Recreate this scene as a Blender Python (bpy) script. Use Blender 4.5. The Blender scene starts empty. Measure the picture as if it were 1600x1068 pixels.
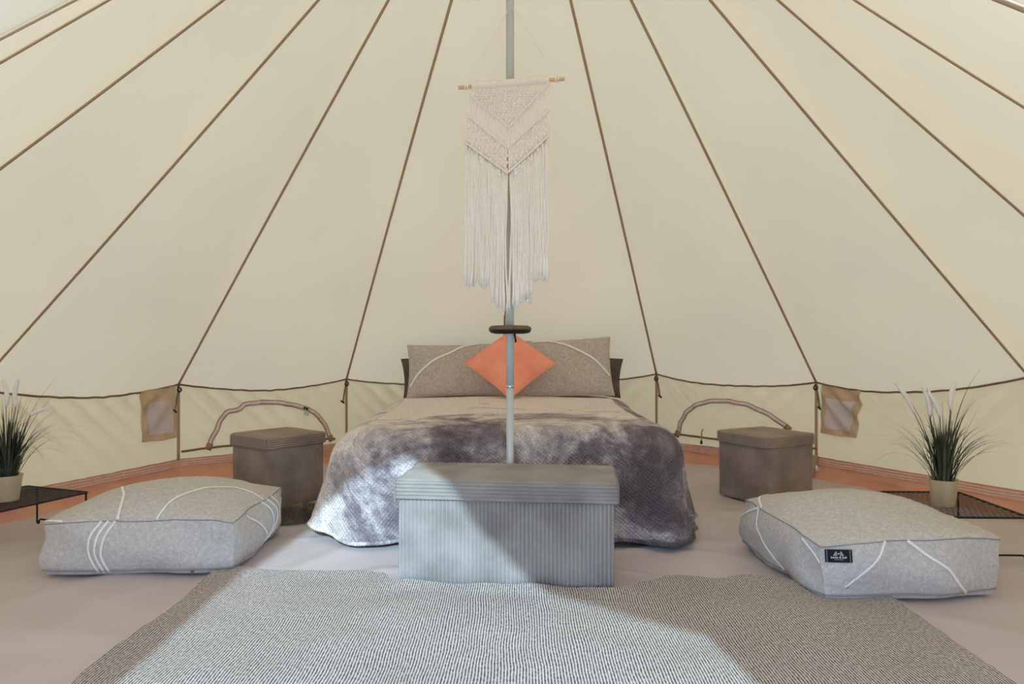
import bpy, math, random
import numpy as np
from mathutils import Vector, Matrix, noise

random.seed(7)
C = bpy.context.scene.collection
SC = bpy.context.scene
PI = math.pi

# ---------------------------------------------------------------- camera, sky, sun, exposure
CAMZ = 0.86
cam = bpy.data.cameras.new('camera')
cam.sensor_width = 36.0
cam.lens = 36.0 * 1100 / 1600
cam.clip_start = 0.02
camo = bpy.data.objects.new('camera', cam)
C.objects.link(camo)
camo.location = (0, 0, CAMZ)
camo.rotation_euler = (PI / 2, 0, 0)
SC.camera = camo

SUN_DIR = Vector((-0.089, 1.0, -0.467)).normalized()        # the way the light travels
world = bpy.data.worlds.new('sky')
SC.world = world
world.use_nodes = True
wn, wl = world.node_tree.nodes, world.node_tree.links
wn.clear()
wout = wn.new('ShaderNodeOutputWorld')
wbg = wn.new('ShaderNodeBackground')
wbg.inputs['Color'].default_value = (0.36, 0.595, 1.0, 1)   # bright, thinly clouded sky
wbg.inputs['Strength'].default_value = 3.1
wl.new(wbg.outputs[0], wout.inputs[0])

sun = bpy.data.lights.new('sun', 'SUN')
sun.energy = 3.1
sun.angle = math.radians(1.0)
sun.color = (0.52, 0.79, 1.0)
suno = bpy.data.objects.new('sun', sun)
C.objects.link(suno)
suno.location = (1.5, -6, 6)
suno.rotation_euler = SUN_DIR.to_track_quat('-Z', 'Y').to_euler()

SC.view_settings.view_transform = 'Standard'
SC.view_settings.look = 'None'
SC.view_settings.exposure = 0.89
SC.view_settings.gamma = 1.0
SC.view_settings.use_curve_mapping = False
SC.cycles.max_bounces = 10
SC.cycles.diffuse_bounces = 6
SC.cycles.transmission_bounces = 6
SC.cycles.use_denoising = True
SC.cycles.sample_clamp_indirect = 6.0


# ---------------------------------------------------------------- helpers
def srgb(r, g, b):
    def f(c):
        c /= 255.0
        return c / 12.92 if c <= 0.04045 else ((c + 0.055) / 1.055) ** 2.4
    return (f(r), f(g), f(b), 1)


class MB:
    """collects vertices and faces and links them as one mesh object"""
    def __init__(self):
        self.v, self.f, self.uv = [], [], {}

    def add(self, vs, fs, uvs=None):
        o = len(self.v)
        self.v.extend([tuple(p) for p in vs])
        self.f.extend([tuple(i + o for i in f) for f in fs])
        if uvs is not None:
            for i, q in enumerate(uvs):
                self.uv[o + i] = q
        return self

    def grid(self, nu, nv, fn, close_u=False, uvfn=None, flip=False):
        vs, uvs = [], []
        for j in range(nv + 1):
            for i in range(nu if close_u else nu + 1):
                vs.append(fn(i / nu, j / nv))
                if uvfn:
                    uvs.append(uvfn(i / nu, j / nv))
        w = nu if close_u else nu + 1
        fs = []
        for j in range(nv):
            for i in range(nu):
                a, b = j * w + i, j * w + (i + 1) % w
                q = (a, b, b + w, a + w)
                fs.append(q[::-1] if flip else q)
        return self.add(vs, fs, uvs if uvfn else None)

    def tube(self, pts, r, n=6, cap=True, rb=None):
        pts = [Vector(p) for p in pts]
        rs = r if isinstance(r, (list, tuple)) else [r] * len(pts)
        vs, prev = [], None
        for i, p in enumerate(pts):
            t = (pts[min(i + 1, len(pts) - 1)] - pts[max(i - 1, 0)]).normalized()
            if prev is None:
                a = t.orthogonal().normalized()
            else:
                a = (prev - t * prev.dot(t))
                a = a.normalized() if a.length > 1e-6 else t.orthogonal().normalized()
            prev = a
            b = t.cross(a)
            for k in range(n):
                q = 2 * PI * k / n
                vs.append(p + (a * math.cos(q) + b * math.sin(q)) * rs[i])
        fs = []
        for i in range(len(pts) - 1):
            for k in range(n):
                k2 = (k + 1) % n
                fs.append((i * n + k, i * n + k2, (i + 1) * n + k2, (i + 1) * n + k))
        if cap:
            fs.append(tuple(range(n))[::-1])
            fs.append(tuple((len(pts) - 1) * n + k for k in range(n)))
        return self.add(vs, fs)

    def ribbon(self, pts, sides, norms, w, t):
        """flat box-section strip: side vector, normal vector per point"""
        vs = []
        for i, (p, s, m) in enumerate(zip(pts, sides, norms)):
            p, s, m = Vector(p), Vector(s).normalized(), Vector(m).normalized()
            ww = w[i] if isinstance(w, (list, tuple)) else w
            h = ww / 2
            vs += [p - s * h, p + s * h, p + s * h + m * t, p - s * h + m * t]
        fs = []
        for i in range(len(pts) - 1):
            for k in range(4):
                k2 = (k + 1) % 4
                fs.append((i * 4 + k, i * 4 + k2, i * 4 + 4 + k2, i * 4 + 4 + k))
        n = (len(pts) - 1) * 4
        fs += [(3, 2, 1, 0), (n, n + 1, n + 2, n + 3)]
        return self.add(vs, fs)

    def box(self, lo, hi):
        x0, y0, z0 = lo
        x1, y1, z1 = hi
        vs = [(x0, y0, z0), (x1, y0, z0), (x1, y1, z0), (x0, y1, z0), (x0, y0, z1), (x1, y0, z1), (x1, y1, z1), (x0, y1, z1)]
        return self.add(vs, [(3, 2, 1, 0), (4, 5, 6, 7), (0, 1, 5, 4), (1, 2, 6, 5), (2, 3, 7, 6), (3, 0, 4, 7)])

    def lathe(self, prof, n=32, at=(0, 0, 0)):
        """profile of (radius, z) about the Z axis"""
        ax, ay, az = at
        m = len(prof)
        vs = []
        for (r, z) in prof:
            for k in range(n):
                q = 2 * PI * k / n
                vs.append((ax + r * math.cos(q), ay + r * math.sin(q), az + z))
        fs = []
        for i in range(m - 1):
            for k in range(n):
                k2 = (k + 1) % n
                fs.append((i * n + k, i * n + k2, (i + 1) * n + k2, (i + 1) * n + k))
        fs.append(tuple(range(n))[::-1])
        fs.append(tuple((m - 1) * n + k for k in range(n)))
        return self.add(vs, fs)

    def build(self, name, m, parent=None, smooth=True, label=None, kind=None):
        me = bpy.data.meshes.new(name)
        me.from_pydata(self.v, [], self.f)
        if self.uv:
            ul = me.uv_layers.new(name='UVMap')
            idx = np.zeros(len(me.loops), dtype=np.int32)
            me.loops.foreach_get('vertex_index', idx)
            tab = np.array([self.uv.get(i, (0, 0)) for i in range(len(self.v))], dtype=np.float32)
            ul.data.foreach_set('uv', tab[idx].ravel())
        if m is not None:
            me.materials.append(m)
        if smooth:
            me.polygons.foreach_set('use_smooth', [True] * len(me.polygons))
        me.update()
        o = bpy.data.objects.new(name, me)
        C.objects.link(o)
        if parent is not None:
            o.parent = parent
        if label:
            o['label'] = label
        if kind:
            o['kind'] = kind
        return o


def smooth_by_angle(o, deg=40):
    me = o.data
    ang = math.radians(deg)
    import bmesh
    bm = bmesh.new()
    bm.from_mesh(me)
    for e in bm.edges:
        if len(e.link_faces) == 2 and e.calc_face_angle(0) > ang:
            e.smooth = False
    bm.to_mesh(me)
    bm.free()
    return o


def thing(name, label, cat, loc=(0, 0, 0), rotz=0.0, group=None):
    o = bpy.data.objects.new(name, None)
    C.objects.link(o)
    o.location = loc
    o.rotation_euler = (0, 0, rotz)
    o['label'] = label
    o['category'] = cat
    if group:
        o['group'] = group
    return o


def tag(o, label, cat, group=None):
    o['label'] = label
    o['category'] = cat
    if group:
        o['group'] = group
    return o


def struct_empty(name, label=None, cat=None):
    o = bpy.data.objects.new(name, None)
    C.objects.link(o)
    o['kind'] = 'structure'
    if label:
        o['label'] = label
    if cat:
        o['category'] = cat
    return o


def nz(x, y, z=0.0):
    return noise.noise(Vector((x, y, z)))


# ---------------------------------------------------------------- materials
def new_mat(name):
    m = bpy.data.materials.new(name)
    m.use_nodes = True
    nt = m.node_tree
    nt.nodes.clear()
    out = nt.nodes.new('ShaderNodeOutputMaterial')
    return m, nt, out


def N(nt, kind, **kw):
    n = nt.nodes.new(kind)
    for k, v in kw.items():
        if k in n.inputs:
            n.inputs[k].default_value = v
        else:
            setattr(n, k, v)
    return n


def fabric(name, c1, c2=None, scale=8.0, rough=0.9, sheen=0.0, bump=0.0, bump_scale=300.0, metal=0.0,
           detail=4.0, lo=0.35, hi=0.65, spec=0.3, speck=0.0, speck_scale=400.0, stretch=(1, 1, 1)):
    """plain principled surface with a two-tone noise and fine relief"""
    m, nt, out = new_mat(name)
    b = N(nt, 'ShaderNodeBsdfPrincipled')
    b.inputs['Roughness'].default_value = rough
    b.inputs['Metallic'].default_value = metal
    b.inputs['Specular IOR Level'].default_value = spec
    if sheen:
        b.inputs['Sheen Weight'].default_value = sheen
        b.inputs['Sheen Roughness'].default_value = 0.4
    tc = N(nt, 'ShaderNodeTexCoord')
    mp = N(nt, 'ShaderNodeMapping')
    mp.inputs['Scale'].default_value = stretch
    nt.links.new(tc.outputs['Object'], mp.inputs['Vector'])
    col = None
    if c2 is not None:
        t = N(nt, 'ShaderNodeTexNoise', Scale=scale, Detail=detail)
        r = N(nt, 'ShaderNodeValToRGB')
        r.color_ramp.elements[0].position = lo
        r.color_ramp.elements[1].position = hi
        r.color_ramp.elements[0].color = c1
        r.color_ramp.elements[1].color = c2
        nt.links.new(mp.outputs[0], t.inputs['Vector'])
        nt.links.new(t.outputs['Fac'], r.inputs['Fac'])
        col = r.outputs['Color']
        if speck:
            t2 = N(nt, 'ShaderNodeTexNoise', Scale=speck_scale, Detail=2.0)
            nt.links.new(mp.outputs[0], t2.inputs['Vector'])
            mr = N(nt, 'ShaderNodeMapRange')
            mr.inputs['From Min'].default_value = 0.3
            mr.inputs['From Max'].default_value = 0.7
            mr.inputs['To Min'].default_value = 1 - speck
            mr.inputs['To Max'].default_value = 1 + speck
            nt.links.new(t2.outputs['Fac'], mr.inputs['Value'])
            mx = N(nt, 'ShaderNodeVectorMath', operation='SCALE')
            nt.links.new(col, mx.inputs[0])
            nt.links.new(mr.outputs[0], mx.inputs['Scale'])
            col = mx.outputs[0]
        nt.links.new(col, b.inputs['Base Color'])
    else:
        b.inputs['Base Color'].default_value = c1
    if bump:
        t3 = N(nt, 'ShaderNodeTexNoise', Scale=bump_scale, Detail=3.0)
        nt.links.new(mp.outputs[0], t3.inputs['Vector'])
        bp = N(nt, 'ShaderNodeBump', Strength=bump, Distance=0.004)
        nt.links.new(t3.outputs['Fac'], bp.inputs['Height'])
        nt.links.new(bp.outputs[0], b.inputs['Normal'])
    nt.links.new(b.outputs[0], out.inputs[0])
    return m


def canvas(name, refl, trans, fac, var=0.04):
    """tent cloth: part of the daylight outside comes through it"""
    m, nt, out = new_mat(name)
    d = N(nt, 'ShaderNodeBsdfDiffuse')
    t = N(nt, 'ShaderNodeBsdfTranslucent')
    mix = N(nt, 'ShaderNodeMixShader')
    mix.inputs[0].default_value = fac
    tc = N(nt, 'ShaderNodeTexCoord')
    n1 = N(nt, 'ShaderNodeTexNoise', Scale=1.3, Detail=5.0)
    nt.links.new(tc.outputs['Object'], n1.inputs['Vector'])
    for col, sh in ((refl, d), (trans, t)):
        r = N(nt, 'ShaderNodeMapRange')
        r.inputs['To Min'].default_value = 1 - var * 2
        r.inputs['To Max'].default_value = 1 + var * 2
        nt.links.new(n1.outputs['Fac'], r.inputs['Value'])
        v = N(nt, 'ShaderNodeVectorMath', operation='SCALE')
        v.inputs[0].default_value = col[:3]
        nt.links.new(r.outputs[0], v.inputs['Scale'])
        nt.links.new(v.outputs[0], sh.inputs['Color'])
    n2 = N(nt, 'ShaderNodeTexNoise', Scale=420.0, Detail=2.0)
    nt.links.new(tc.outputs['Object'], n2.inputs['Vector'])
    bp = N(nt, 'ShaderNodeBump', Strength=0.06, Distance=0.002)
    nt.links.new(n2.outputs['Fac'], bp.inputs['Height'])
    nt.links.new(bp.outputs[0], d.inputs['Normal'])
    nt.links.new(d.outputs[0], mix.inputs[1])
    nt.links.new(t.outputs[0], mix.inputs[2])
    nt.links.new(mix.outputs[0], out.inputs[0])
    return m


M = {}
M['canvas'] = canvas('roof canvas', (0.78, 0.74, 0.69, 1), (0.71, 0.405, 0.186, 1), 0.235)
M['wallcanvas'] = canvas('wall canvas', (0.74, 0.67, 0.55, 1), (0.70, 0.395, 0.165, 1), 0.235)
M['tape'] = canvas('brown seam tape', (0.58, 0.43, 0.29, 1), (0.66, 0.38, 0.18, 1), 0.33)
M['piping'] = fabric('brown piping', srgb(138, 108, 78), srgb(120, 92, 66), scale=10)
M['pocket'] = fabric('tan pocket cloth', srgb(214, 184, 150), srgb(200, 168, 134), scale=14, bump=0.1)
M['pocketmesh'] = canvas('pinkish pocket net', (0.72, 0.60, 0.55, 1), (0.7, 0.55, 0.5, 1), 0.15, 0.2)
M['ziptape'] = fabric('brown zip tape', srgb(176, 136, 112), srgb(160, 120, 98), scale=20)
M['ziptrack'] = fabric('pale pink zip track', srgb(240, 218, 208), srgb(222, 200, 190), scale=60)
M['lip'] = fabric('terracotta ground sheet', srgb(226, 164, 134), srgb(212, 148, 120), scale=3, rough=0.55, spec=0.4)
M['strip'] = fabric('pink webbing strip', srgb(238, 194, 172), srgb(226, 180, 158), scale=30)
M['black'] = fabric('black plastic', srgb(26, 24, 24), rough=0.45)
M['blackmetal'] = fabric('black coated wire', srgb(22, 20, 20), rough=0.5, spec=0.4)
M['steel'] = fabric('dull galvanised tube', srgb(206, 207, 203), srgb(192, 193, 190), scale=9, rough=0.36, metal=0.1, stretch=(1, 1, 0.2))
M['chrome'] = fabric('bright metal', srgb(205, 206, 208), rough=0.25, metal=1.0)
M['ground'] = fabric('lawn outside', srgb(124, 126, 92), srgb(144, 142, 110), scale=4)
M['floor'] = fabric('beige ground sheet', srgb(208, 195, 191), srgb(198, 183, 179), scale=2.2, rough=0.5, bump=0.05, bump_scale=90, spec=0.35)
M['pouf'] = fabric('grey woven wool', srgb(208, 201, 193), srgb(192, 185, 179), scale=70, rough=0.95, bump=0.35, bump_scale=420, speck=0.22, speck_scale=330)
M['poufbase'] = fabric('pale underside cloth', srgb(205, 200, 198), srgb(190, 184, 182), scale=30)
M['poufseam'] = fabric('grey seam thread', srgb(150, 144, 142), rough=0.9)
M['white'] = fabric('white woven yarn', srgb(250, 247, 241), srgb(240, 235, 228), scale=120, bump=0.5, bump_scale=240)
M['cushion'] = fabric('taupe linen', srgb(206, 192, 179), srgb(184, 170, 157), scale=60, bump=0.3, bump_scale=380, speck=0.16, speck_scale=260)
M['coral'] = fabric('coral cotton', srgb(255, 164, 134), srgb(248, 150, 122), scale=9, bump=0.2, bump_scale=300)
M['coralpipe'] = fabric('pale coral edging', srgb(214, 168, 146))
M['darkpillow'] = fabric('dark brown cotton', srgb(104, 88, 80), srgb(88, 73, 67), scale=12, bump=0.1)
M['macrame'] = fabric('off white cotton cord', srgb(255, 245, 238), srgb(250, 238, 231), scale=90, bump=0.4, bump_scale=300)
M['dowel'] = fabric('light wood dowel', srgb(238, 192, 162), srgb(226, 176, 146), scale=18, rough=0.6, stretch=(0.15, 1, 1))
M['shelfbrown'] = fabric('brown padded rim', srgb(122, 98, 80), srgb(108, 86, 70), scale=30)
M['pot'] = fabric('champagne metal pot', srgb(224, 206, 172), srgb(214, 196, 160), scale=12, rough=0.36, metal=0.45, stretch=(1, 1, 0.2))
M['potrim'] = fabric('pale pot rim', srgb(206, 190, 156), rough=0.35, metal=0.6)
M['soil'] = fabric('dark potting fill', srgb(50, 44, 38), srgb(36, 30, 26), scale=60)
M['leaf'] = fabric('dark green grass blade', srgb(62, 70, 50), srgb(86, 90, 64), scale=16, rough=0.5, spec=0.4)
M['leafdark'] = fabric('deep green grass blade', srgb(40, 47, 38), srgb(54, 61, 46), scale=16, rough=0.5, spec=0.4)
M['plume'] = fabric('cream feathery plume', srgb(248, 240, 230), srgb(240, 230, 218), scale=60, bump=0.5)
M['fur'] = fabric('brown faux fur', srgb(128, 108, 78), srgb(92, 76, 56), scale=22, rough=0.95, sheen=0.2)
M['mattress'] = fabric('dark brown bed sheet', srgb(92, 78, 70), srgb(80, 67, 60), scale=10)
M['labelblack'] = fabric('black woven label', srgb(22, 22, 25), rough=0.7)
M['labelwhite'] = fabric('white print', srgb(228, 228, 230), rough=0.7)
M['labelgrey'] = fabric('grey print', srgb(150, 148, 152), rough=0.7)


def corduroy(name, c1, c2):
    return fabric(name, c1, c2, scale=5.5, rough=0.9, sheen=0.15, bump=0.08, bump_scale=260, lo=0.32, hi=0.7,
                  speck=0.05, speck_scale=200, detail=5)


M['cord_grey'] = corduroy('grey corduroy', srgb(134, 125, 117), srgb(168, 158, 149))
M['cord_brown'] = corduroy('brown corduroy', srgb(134, 115, 101), srgb(168, 146, 129))


def blanket_mat():
    m, nt, out = new_mat('mottled plush blanket')
    b = N(nt, 'ShaderNodeBsdfPrincipled')
    b.inputs['Roughness'].default_value = 0.95
    b.inputs['Specular IOR Level'].default_value = 0.03
    b.inputs['Sheen Weight'].default_value = 0.12
    b.inputs['Sheen Roughness'].default_value = 0.5
    uv = N(nt, 'ShaderNodeUVMap')
    uv.uv_map = 'UVMap'
    # dyed cloud pattern
    n1 = N(nt, 'ShaderNodeTexNoise', Scale=2.6, Detail=4.0, Roughness=0.66, Distortion=1.2)
    nt.links.new(uv.outputs[0], n1.inputs['Vector'])
    n1b = N(nt, 'ShaderNodeTexNoise', Scale=26.0, Detail=3.0)
    nt.links.new(uv.outputs[0], n1b.inputs['Vector'])
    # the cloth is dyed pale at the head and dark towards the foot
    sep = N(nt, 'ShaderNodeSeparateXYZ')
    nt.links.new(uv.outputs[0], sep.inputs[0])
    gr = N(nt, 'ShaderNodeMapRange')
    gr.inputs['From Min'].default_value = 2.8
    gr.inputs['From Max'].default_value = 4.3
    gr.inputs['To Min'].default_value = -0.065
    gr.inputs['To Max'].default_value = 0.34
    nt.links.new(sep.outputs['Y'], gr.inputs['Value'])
    gl = N(nt, 'ShaderNodeMapRange')  # separate lift in tone, paler towards the left side
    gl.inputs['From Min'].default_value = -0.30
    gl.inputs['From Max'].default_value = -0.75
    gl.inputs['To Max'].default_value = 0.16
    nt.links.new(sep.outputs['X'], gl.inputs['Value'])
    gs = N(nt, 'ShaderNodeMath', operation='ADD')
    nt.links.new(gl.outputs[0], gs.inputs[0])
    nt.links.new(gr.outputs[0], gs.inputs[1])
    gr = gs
    a1 = N(nt, 'ShaderNodeMath', operation='ADD')
    nt.links.new(n1.outputs['Fac'], a1.inputs[0])
    nt.links.new(gr.outputs[0], a1.inputs[1])
    a2 = N(nt, 'ShaderNodeMath', operation='MULTIPLY_ADD')
    nt.links.new(n1b.outputs['Fac'], a2.inputs[0])
    a2.inputs[1].default_value = 0.22
    nt.links.new(a1.outputs[0], a2.inputs[2])
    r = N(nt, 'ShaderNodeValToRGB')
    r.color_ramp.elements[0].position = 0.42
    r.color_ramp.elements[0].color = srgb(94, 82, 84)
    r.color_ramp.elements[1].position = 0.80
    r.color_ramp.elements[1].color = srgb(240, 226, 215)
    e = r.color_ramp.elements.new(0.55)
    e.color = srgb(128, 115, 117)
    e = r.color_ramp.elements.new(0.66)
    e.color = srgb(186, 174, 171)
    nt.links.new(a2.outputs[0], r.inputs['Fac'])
    # small diamond embossing
    mp = N(nt, 'ShaderNodeMapping')
    mp.inputs['Rotation'].default_value = (0, 0, math.radians(38))
    nt.links.new(uv.outputs[0], mp.inputs['Vector'])
    w1 = N(nt, 'ShaderNodeTexWave', Scale=24.0, Distortion=0.6, wave_type='BANDS', bands_direction='X')
    w1.inputs['Detail Scale'].default_value = 3.0
    w2 = N(nt, 'ShaderNodeTexWave', Scale=24.0, Distortion=0.6, wave_type='BANDS', bands_direction='Y')
    w2.inputs['Detail Scale'].default_value = 3.0
    nt.links.new(mp.outputs[0], w1.inputs['Vector'])
    nt.links.new(mp.outputs[0], w2.inputs['Vector'])
    mul = N(nt, 'ShaderNodeMath', operation='MULTIPLY')
    nt.links.new(w1.outputs['Fac'], mul.inputs[0])
    nt.links.new(w2.outputs['Fac'], mul.inputs[1])
    fz = N(nt, 'ShaderNodeTexNoise', Scale=95.0, Detail=5.0, Roughness=0.7)
    nt.links.new(uv.outputs[0], fz.inputs['Vector'])
    ad = N(nt, 'ShaderNodeMath', operation='MULTIPLY_ADD')
    nt.links.new(fz.outputs['Fac'], ad.inputs[0])
    ad.inputs[1].default_value = 1.2
    nt.links.new(mul.outputs[0], ad.inputs[2])
    bp = N(nt, 'ShaderNodeBump', Strength=0.6, Distance=0.010)
    nt.links.new(ad.outputs[0], bp.inputs['Height'])
    nt.links.new(bp.outputs[0], b.inputs['Normal'])
    # pile tips are paler than the grooves of the weave
    mr = N(nt, 'ShaderNodeMapRange')
    mr.inputs['From Min'].default_value = 0.45
    mr.inputs['From Max'].default_value = 1.55
    mr.inputs['To Min'].default_value = 0.58
    mr.inputs['To Max'].default_value = 1.55
    cm = N(nt, 'ShaderNodeMath', operation='MULTIPLY_ADD')
    nt.links.new(mul.outputs[0], cm.inputs[0])
    cm.inputs[1].default_value = 0.42
    fm = N(nt, 'ShaderNodeMath', operation='MULTIPLY')
    nt.links.new(fz.outputs['Fac'], fm.inputs[0])
    fm.inputs[1].default_value = 1.75
    nt.links.new(fm.outputs[0], cm.inputs[2])
    nt.links.new(cm.outputs[0], mr.inputs['Value'])
    sc = N(nt, 'ShaderNodeVectorMath', operation='SCALE')
    nt.links.new(r.outputs['Color'], sc.inputs[0])
    nt.links.new(mr.outputs[0], sc.inputs['Scale'])
    nt.links.new(sc.outputs[0], b.inputs['Base Color'])
    nt.links.new(b.outputs[0], out.inputs[0])
    return m


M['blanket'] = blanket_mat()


def rug_mat():
    m, nt, out = new_mat('striped woven rug')
    b = N(nt, 'ShaderNodeBsdfPrincipled')
    b.inputs['Roughness'].default_value = 0.95
    b.inputs['Specular IOR Level'].default_value = 0.15
    tc = N(nt, 'ShaderNodeTexCoord')
    nd = N(nt, 'ShaderNodeTexNoise', Scale=4.0, Detail=2.0)
    nt.links.new(tc.outputs['Object'], nd.inputs['Vector'])
    sep = N(nt, 'ShaderNodeSeparateXYZ')
    nt.links.new(tc.outputs['Object'], sep.inputs[0])
    wob = N(nt, 'ShaderNodeMath', operation='MULTIPLY_ADD')
    nt.links.new(nd.outputs['Fac'], wob.inputs[0])
    wob.inputs[1].default_value = 0.022
    nt.links.new(sep.outputs['X'], wob.inputs[2])
    ph = N(nt, 'ShaderNodeMath', operation='MULTIPLY')
    nt.links.new(wob.outputs[0], ph.inputs[0])
    ph.inputs[1].default_value = 2 * PI / 0.0080
    sn = N(nt, 'ShaderNodeMath', operation='SINE')
    nt.links.new(ph.outputs[0], sn.inputs[0])
    # broken, hand woven dashes
    mp = N(nt, 'ShaderNodeMapping')
    mp.inputs['Scale'].default_value = (150, 75, 1)
    nt.links.new(tc.outputs['Object'], mp.inputs['Vector'])
    n2 = N(nt, 'ShaderNodeTexNoise', Scale=1.0, Detail=2.0)
    nt.links.new(mp.outputs[0], n2.inputs['Vector'])
    ad = N(nt, 'ShaderNodeMath', operation='MULTIPLY_ADD')
    nt.links.new(n2.outputs['Fac'], ad.inputs[0])
    ad.inputs[1].default_value = 2.9
    nt.links.new(sn.outputs[0], ad.inputs[2])
    r = N(nt, 'ShaderNodeValToRGB')
    r.color_ramp.elements[0].position = 0.26
    r.color_ramp.elements[0].color = srgb(78, 72, 70)
    r.color_ramp.elements[1].position = 0.72
    r.color_ramp.elements[1].color = srgb(212, 200, 192)
    hm = N(nt, 'ShaderNodeMapRange')
    hm.inputs['From Min'].default_value = -0.6
    hm.inputs['From Max'].default_value = 3.2
    nt.links.new(ad.outputs[0], hm.inputs['Value'])
    nt.links.new(hm.outputs[0], r.inputs['Fac'])
    n3 = N(nt, 'ShaderNodeTexNoise', Scale=2.5, Detail=3.0)
    nt.links.new(tc.outputs['Object'], n3.inputs['Vector'])
    mr = N(nt, 'ShaderNodeMapRange')
    mr.inputs['To Min'].default_value = 0.86
    mr.inputs['To Max'].default_value = 1.12
    nt.links.new(n3.outputs['Fac'], mr.inputs['Value'])
    sc = N(nt, 'ShaderNodeVectorMath', operation='SCALE')
    nt.links.new(r.outputs['Color'], sc.inputs[0])
    nt.links.new(mr.outputs[0], sc.inputs['Scale'])
    nt.links.new(sc.outputs[0], b.inputs['Base Color'])
    bp = N(nt, 'ShaderNodeBump', Strength=0.5, Distance=0.004)
    nt.links.new(hm.outputs[0], bp.inputs['Height'])
    nt.links.new(bp.outputs[0], b.inputs['Normal'])
    nt.links.new(b.outputs[0], out.inputs[0])
    return m


M['rug'] = rug_mat()

# ---------------------------------------------------------------- the tent
TC = Vector((0.0, 2.85, 0.0))
PEAK = Vector((0.02, 2.85, 3.18))
R0 = 2.62


def ring(deg, z):
    a = math.radians(deg)
    return Vector((R0 * math.sin(a), TC.y + R0 * math.cos(a), z))


# eave corners, clockwise from the left side of the door round the back to the right side
EAVE = {
    -6: ring(-152, 0.66), -5: ring(-129, 0.66), -4: ring(-106.5, 0.66),
    -3: Vector((-2.521, 3.295, 0.64)), -2: Vector((-2.102, 4.43, 0.594)), -1: Vector((-1.2197, 5.18, 0.587)),
    0: Vector((-0.066, 5.469, 0.605)),
    1: Vector((1.0766, 5.24, 0.622)), 2: Vector((1.964, 4.538, 0.600)), 3: Vector((2.548, 3.462, 0.688)),
    4: ring(97, 0.66), 5: ring(121.5, 0.66), 6: Vector((1.094, 0.273, 0.66))}
SEAM_SAG = {-6: 0.0, -5: -0.012, -4: 0.020, -3: 0.012, -2: -0.014, -1: -0.018, 0: -0.015, 1: -0.010, 2: -0.016, 3: 0.004, 4: 0.004, 5: 0.036, 6: 0.060}
PANEL_SAG = {-6: 0.01, -5: 0.02, -4: 0.04, 2: 0.09, 3: 0.05, 4: 0.02, 5: 0.01}
WALL_BOT = 0.112
STRIP_BOT = 0.074


def inward(k):
    """unit vector into the tent, square to roof panel k"""
    n = (EAVE[k] - PEAK).cross(EAVE[k + 1] - PEAK).normalized()
    mid = (EAVE[k] + EAVE[k + 1]) / 2
    return n if n.dot(Vector((TC.x, TC.y, 0.6)) - mid) > 0 else -n


def seam_in(k):
    ks = [j for j in (k - 1, k) if j in EAVE and j + 1 in EAVE]
    n = Vector((0, 0, 0))
    for j in ks:
        n += inward(j)
    return n.normalized()


def seam_pt(k, v):
    return PEAK.lerp(EAVE[k], v) + seam_in(k) * (SEAM_SAG[k] * math.sin(PI * v))


def roof_pt(k, u, v):
    a, b = seam_pt(k, v), seam_pt(k + 1, v)
    w = (b - a).length
    p = a.lerp(b, u)
    q = 4 * u * (1 - u)
    sag = PANEL_SAG.get(k, 0.062) * w * q * (1.0 - 0.5 * v * v)
    p = p + inward(k) * sag
    e = v ** 10
    p.z -= 0.030 * q * e
    # small gathers along the hem
    p = p + inward(k) * (0.0035 * math.sin(u * 61 + k * 3 + 9 * v) * math.exp(-(1 - v) * 22) * q)
    p = p + inward(k) * (0.012 * nz(u * 2.3 + k * 7, v * 3.1, 1.7) * q)
    return p


def wall_pt(k, u, s):
    """s = 0 at the eave, 1 at the foot of the canvas wall"""
    top = roof_pt(k, u, 1.0)
    a, b = EAVE[k], EAVE[k + 1]
    ch = (b - a)
    n = Vector((-ch.y, ch.x, 0)).normalized()
    if n.dot(TC - a) < 0:
        n = -n
    q = 4 * u * (1 - u)
    bot = a.lerp(b, u) + n * (0.012 * q)
    bot.z = WALL_BOT
    p = top.lerp(bot, s)
    L = ch.length
    x = u * L
    h = top.z - p.z
    env = math.exp(-h * 4.5) * min(1, 6 * u) * min(1, 6 * (1 - u)) * min(1, h * 18)
    left = math.sin(2 * PI * (x * 6.5 - h * 7.0) + k) * 0.030
    right = math.sin(2 * PI * (x * 5.1 + h * 6.0) + 2 * k) * 0.018
    fold = 0.030 * nz(x * 2.2 - h * 3.0 + k * 5, h * 2.0, 0.3) * q
    return p + n * ((left * (1 - u) + right * u) * env * 1.3 + fold * min(1, s * 4) * min(1, (1 - s) * 5))


def wall_n(k):
    ch = EAVE[k + 1] - EAVE[k]
    n = Vector((-ch.y, ch.x, 0)).normalized()
    return n if n.dot(TC - EAVE[k]) > 0 else -n


ceiling = struct_empty('ceiling', 'cream canvas roof of the bell tent with brown seams', 'tent roof')
for k in range(-6, 6):
    mb = MB()
    mb.grid(26, 44, lambda u, v, k=k: roof_pt(k, u, 0.004 + 0.996 * v))
    mb.build('canvas_panel', M['canvas'], ceiling)
for k in range(-6, 7):
    pts, sides, norms = [], [], []
    n = seam_in(k)
    d = (EAVE[k] - PEAK).normalized()
    s = d.cross(n)
    for i in range(31):
        v = 0.01 + 0.99 * i / 30
        pts.append(seam_pt(k, v) + n * 0.0035)
        sides.append(s)
        norms.append(n)
    MB().ribbon(pts, sides, norms, 0.014, 0.003).build('seam_tape', M['tape'], ceiling)

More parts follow.
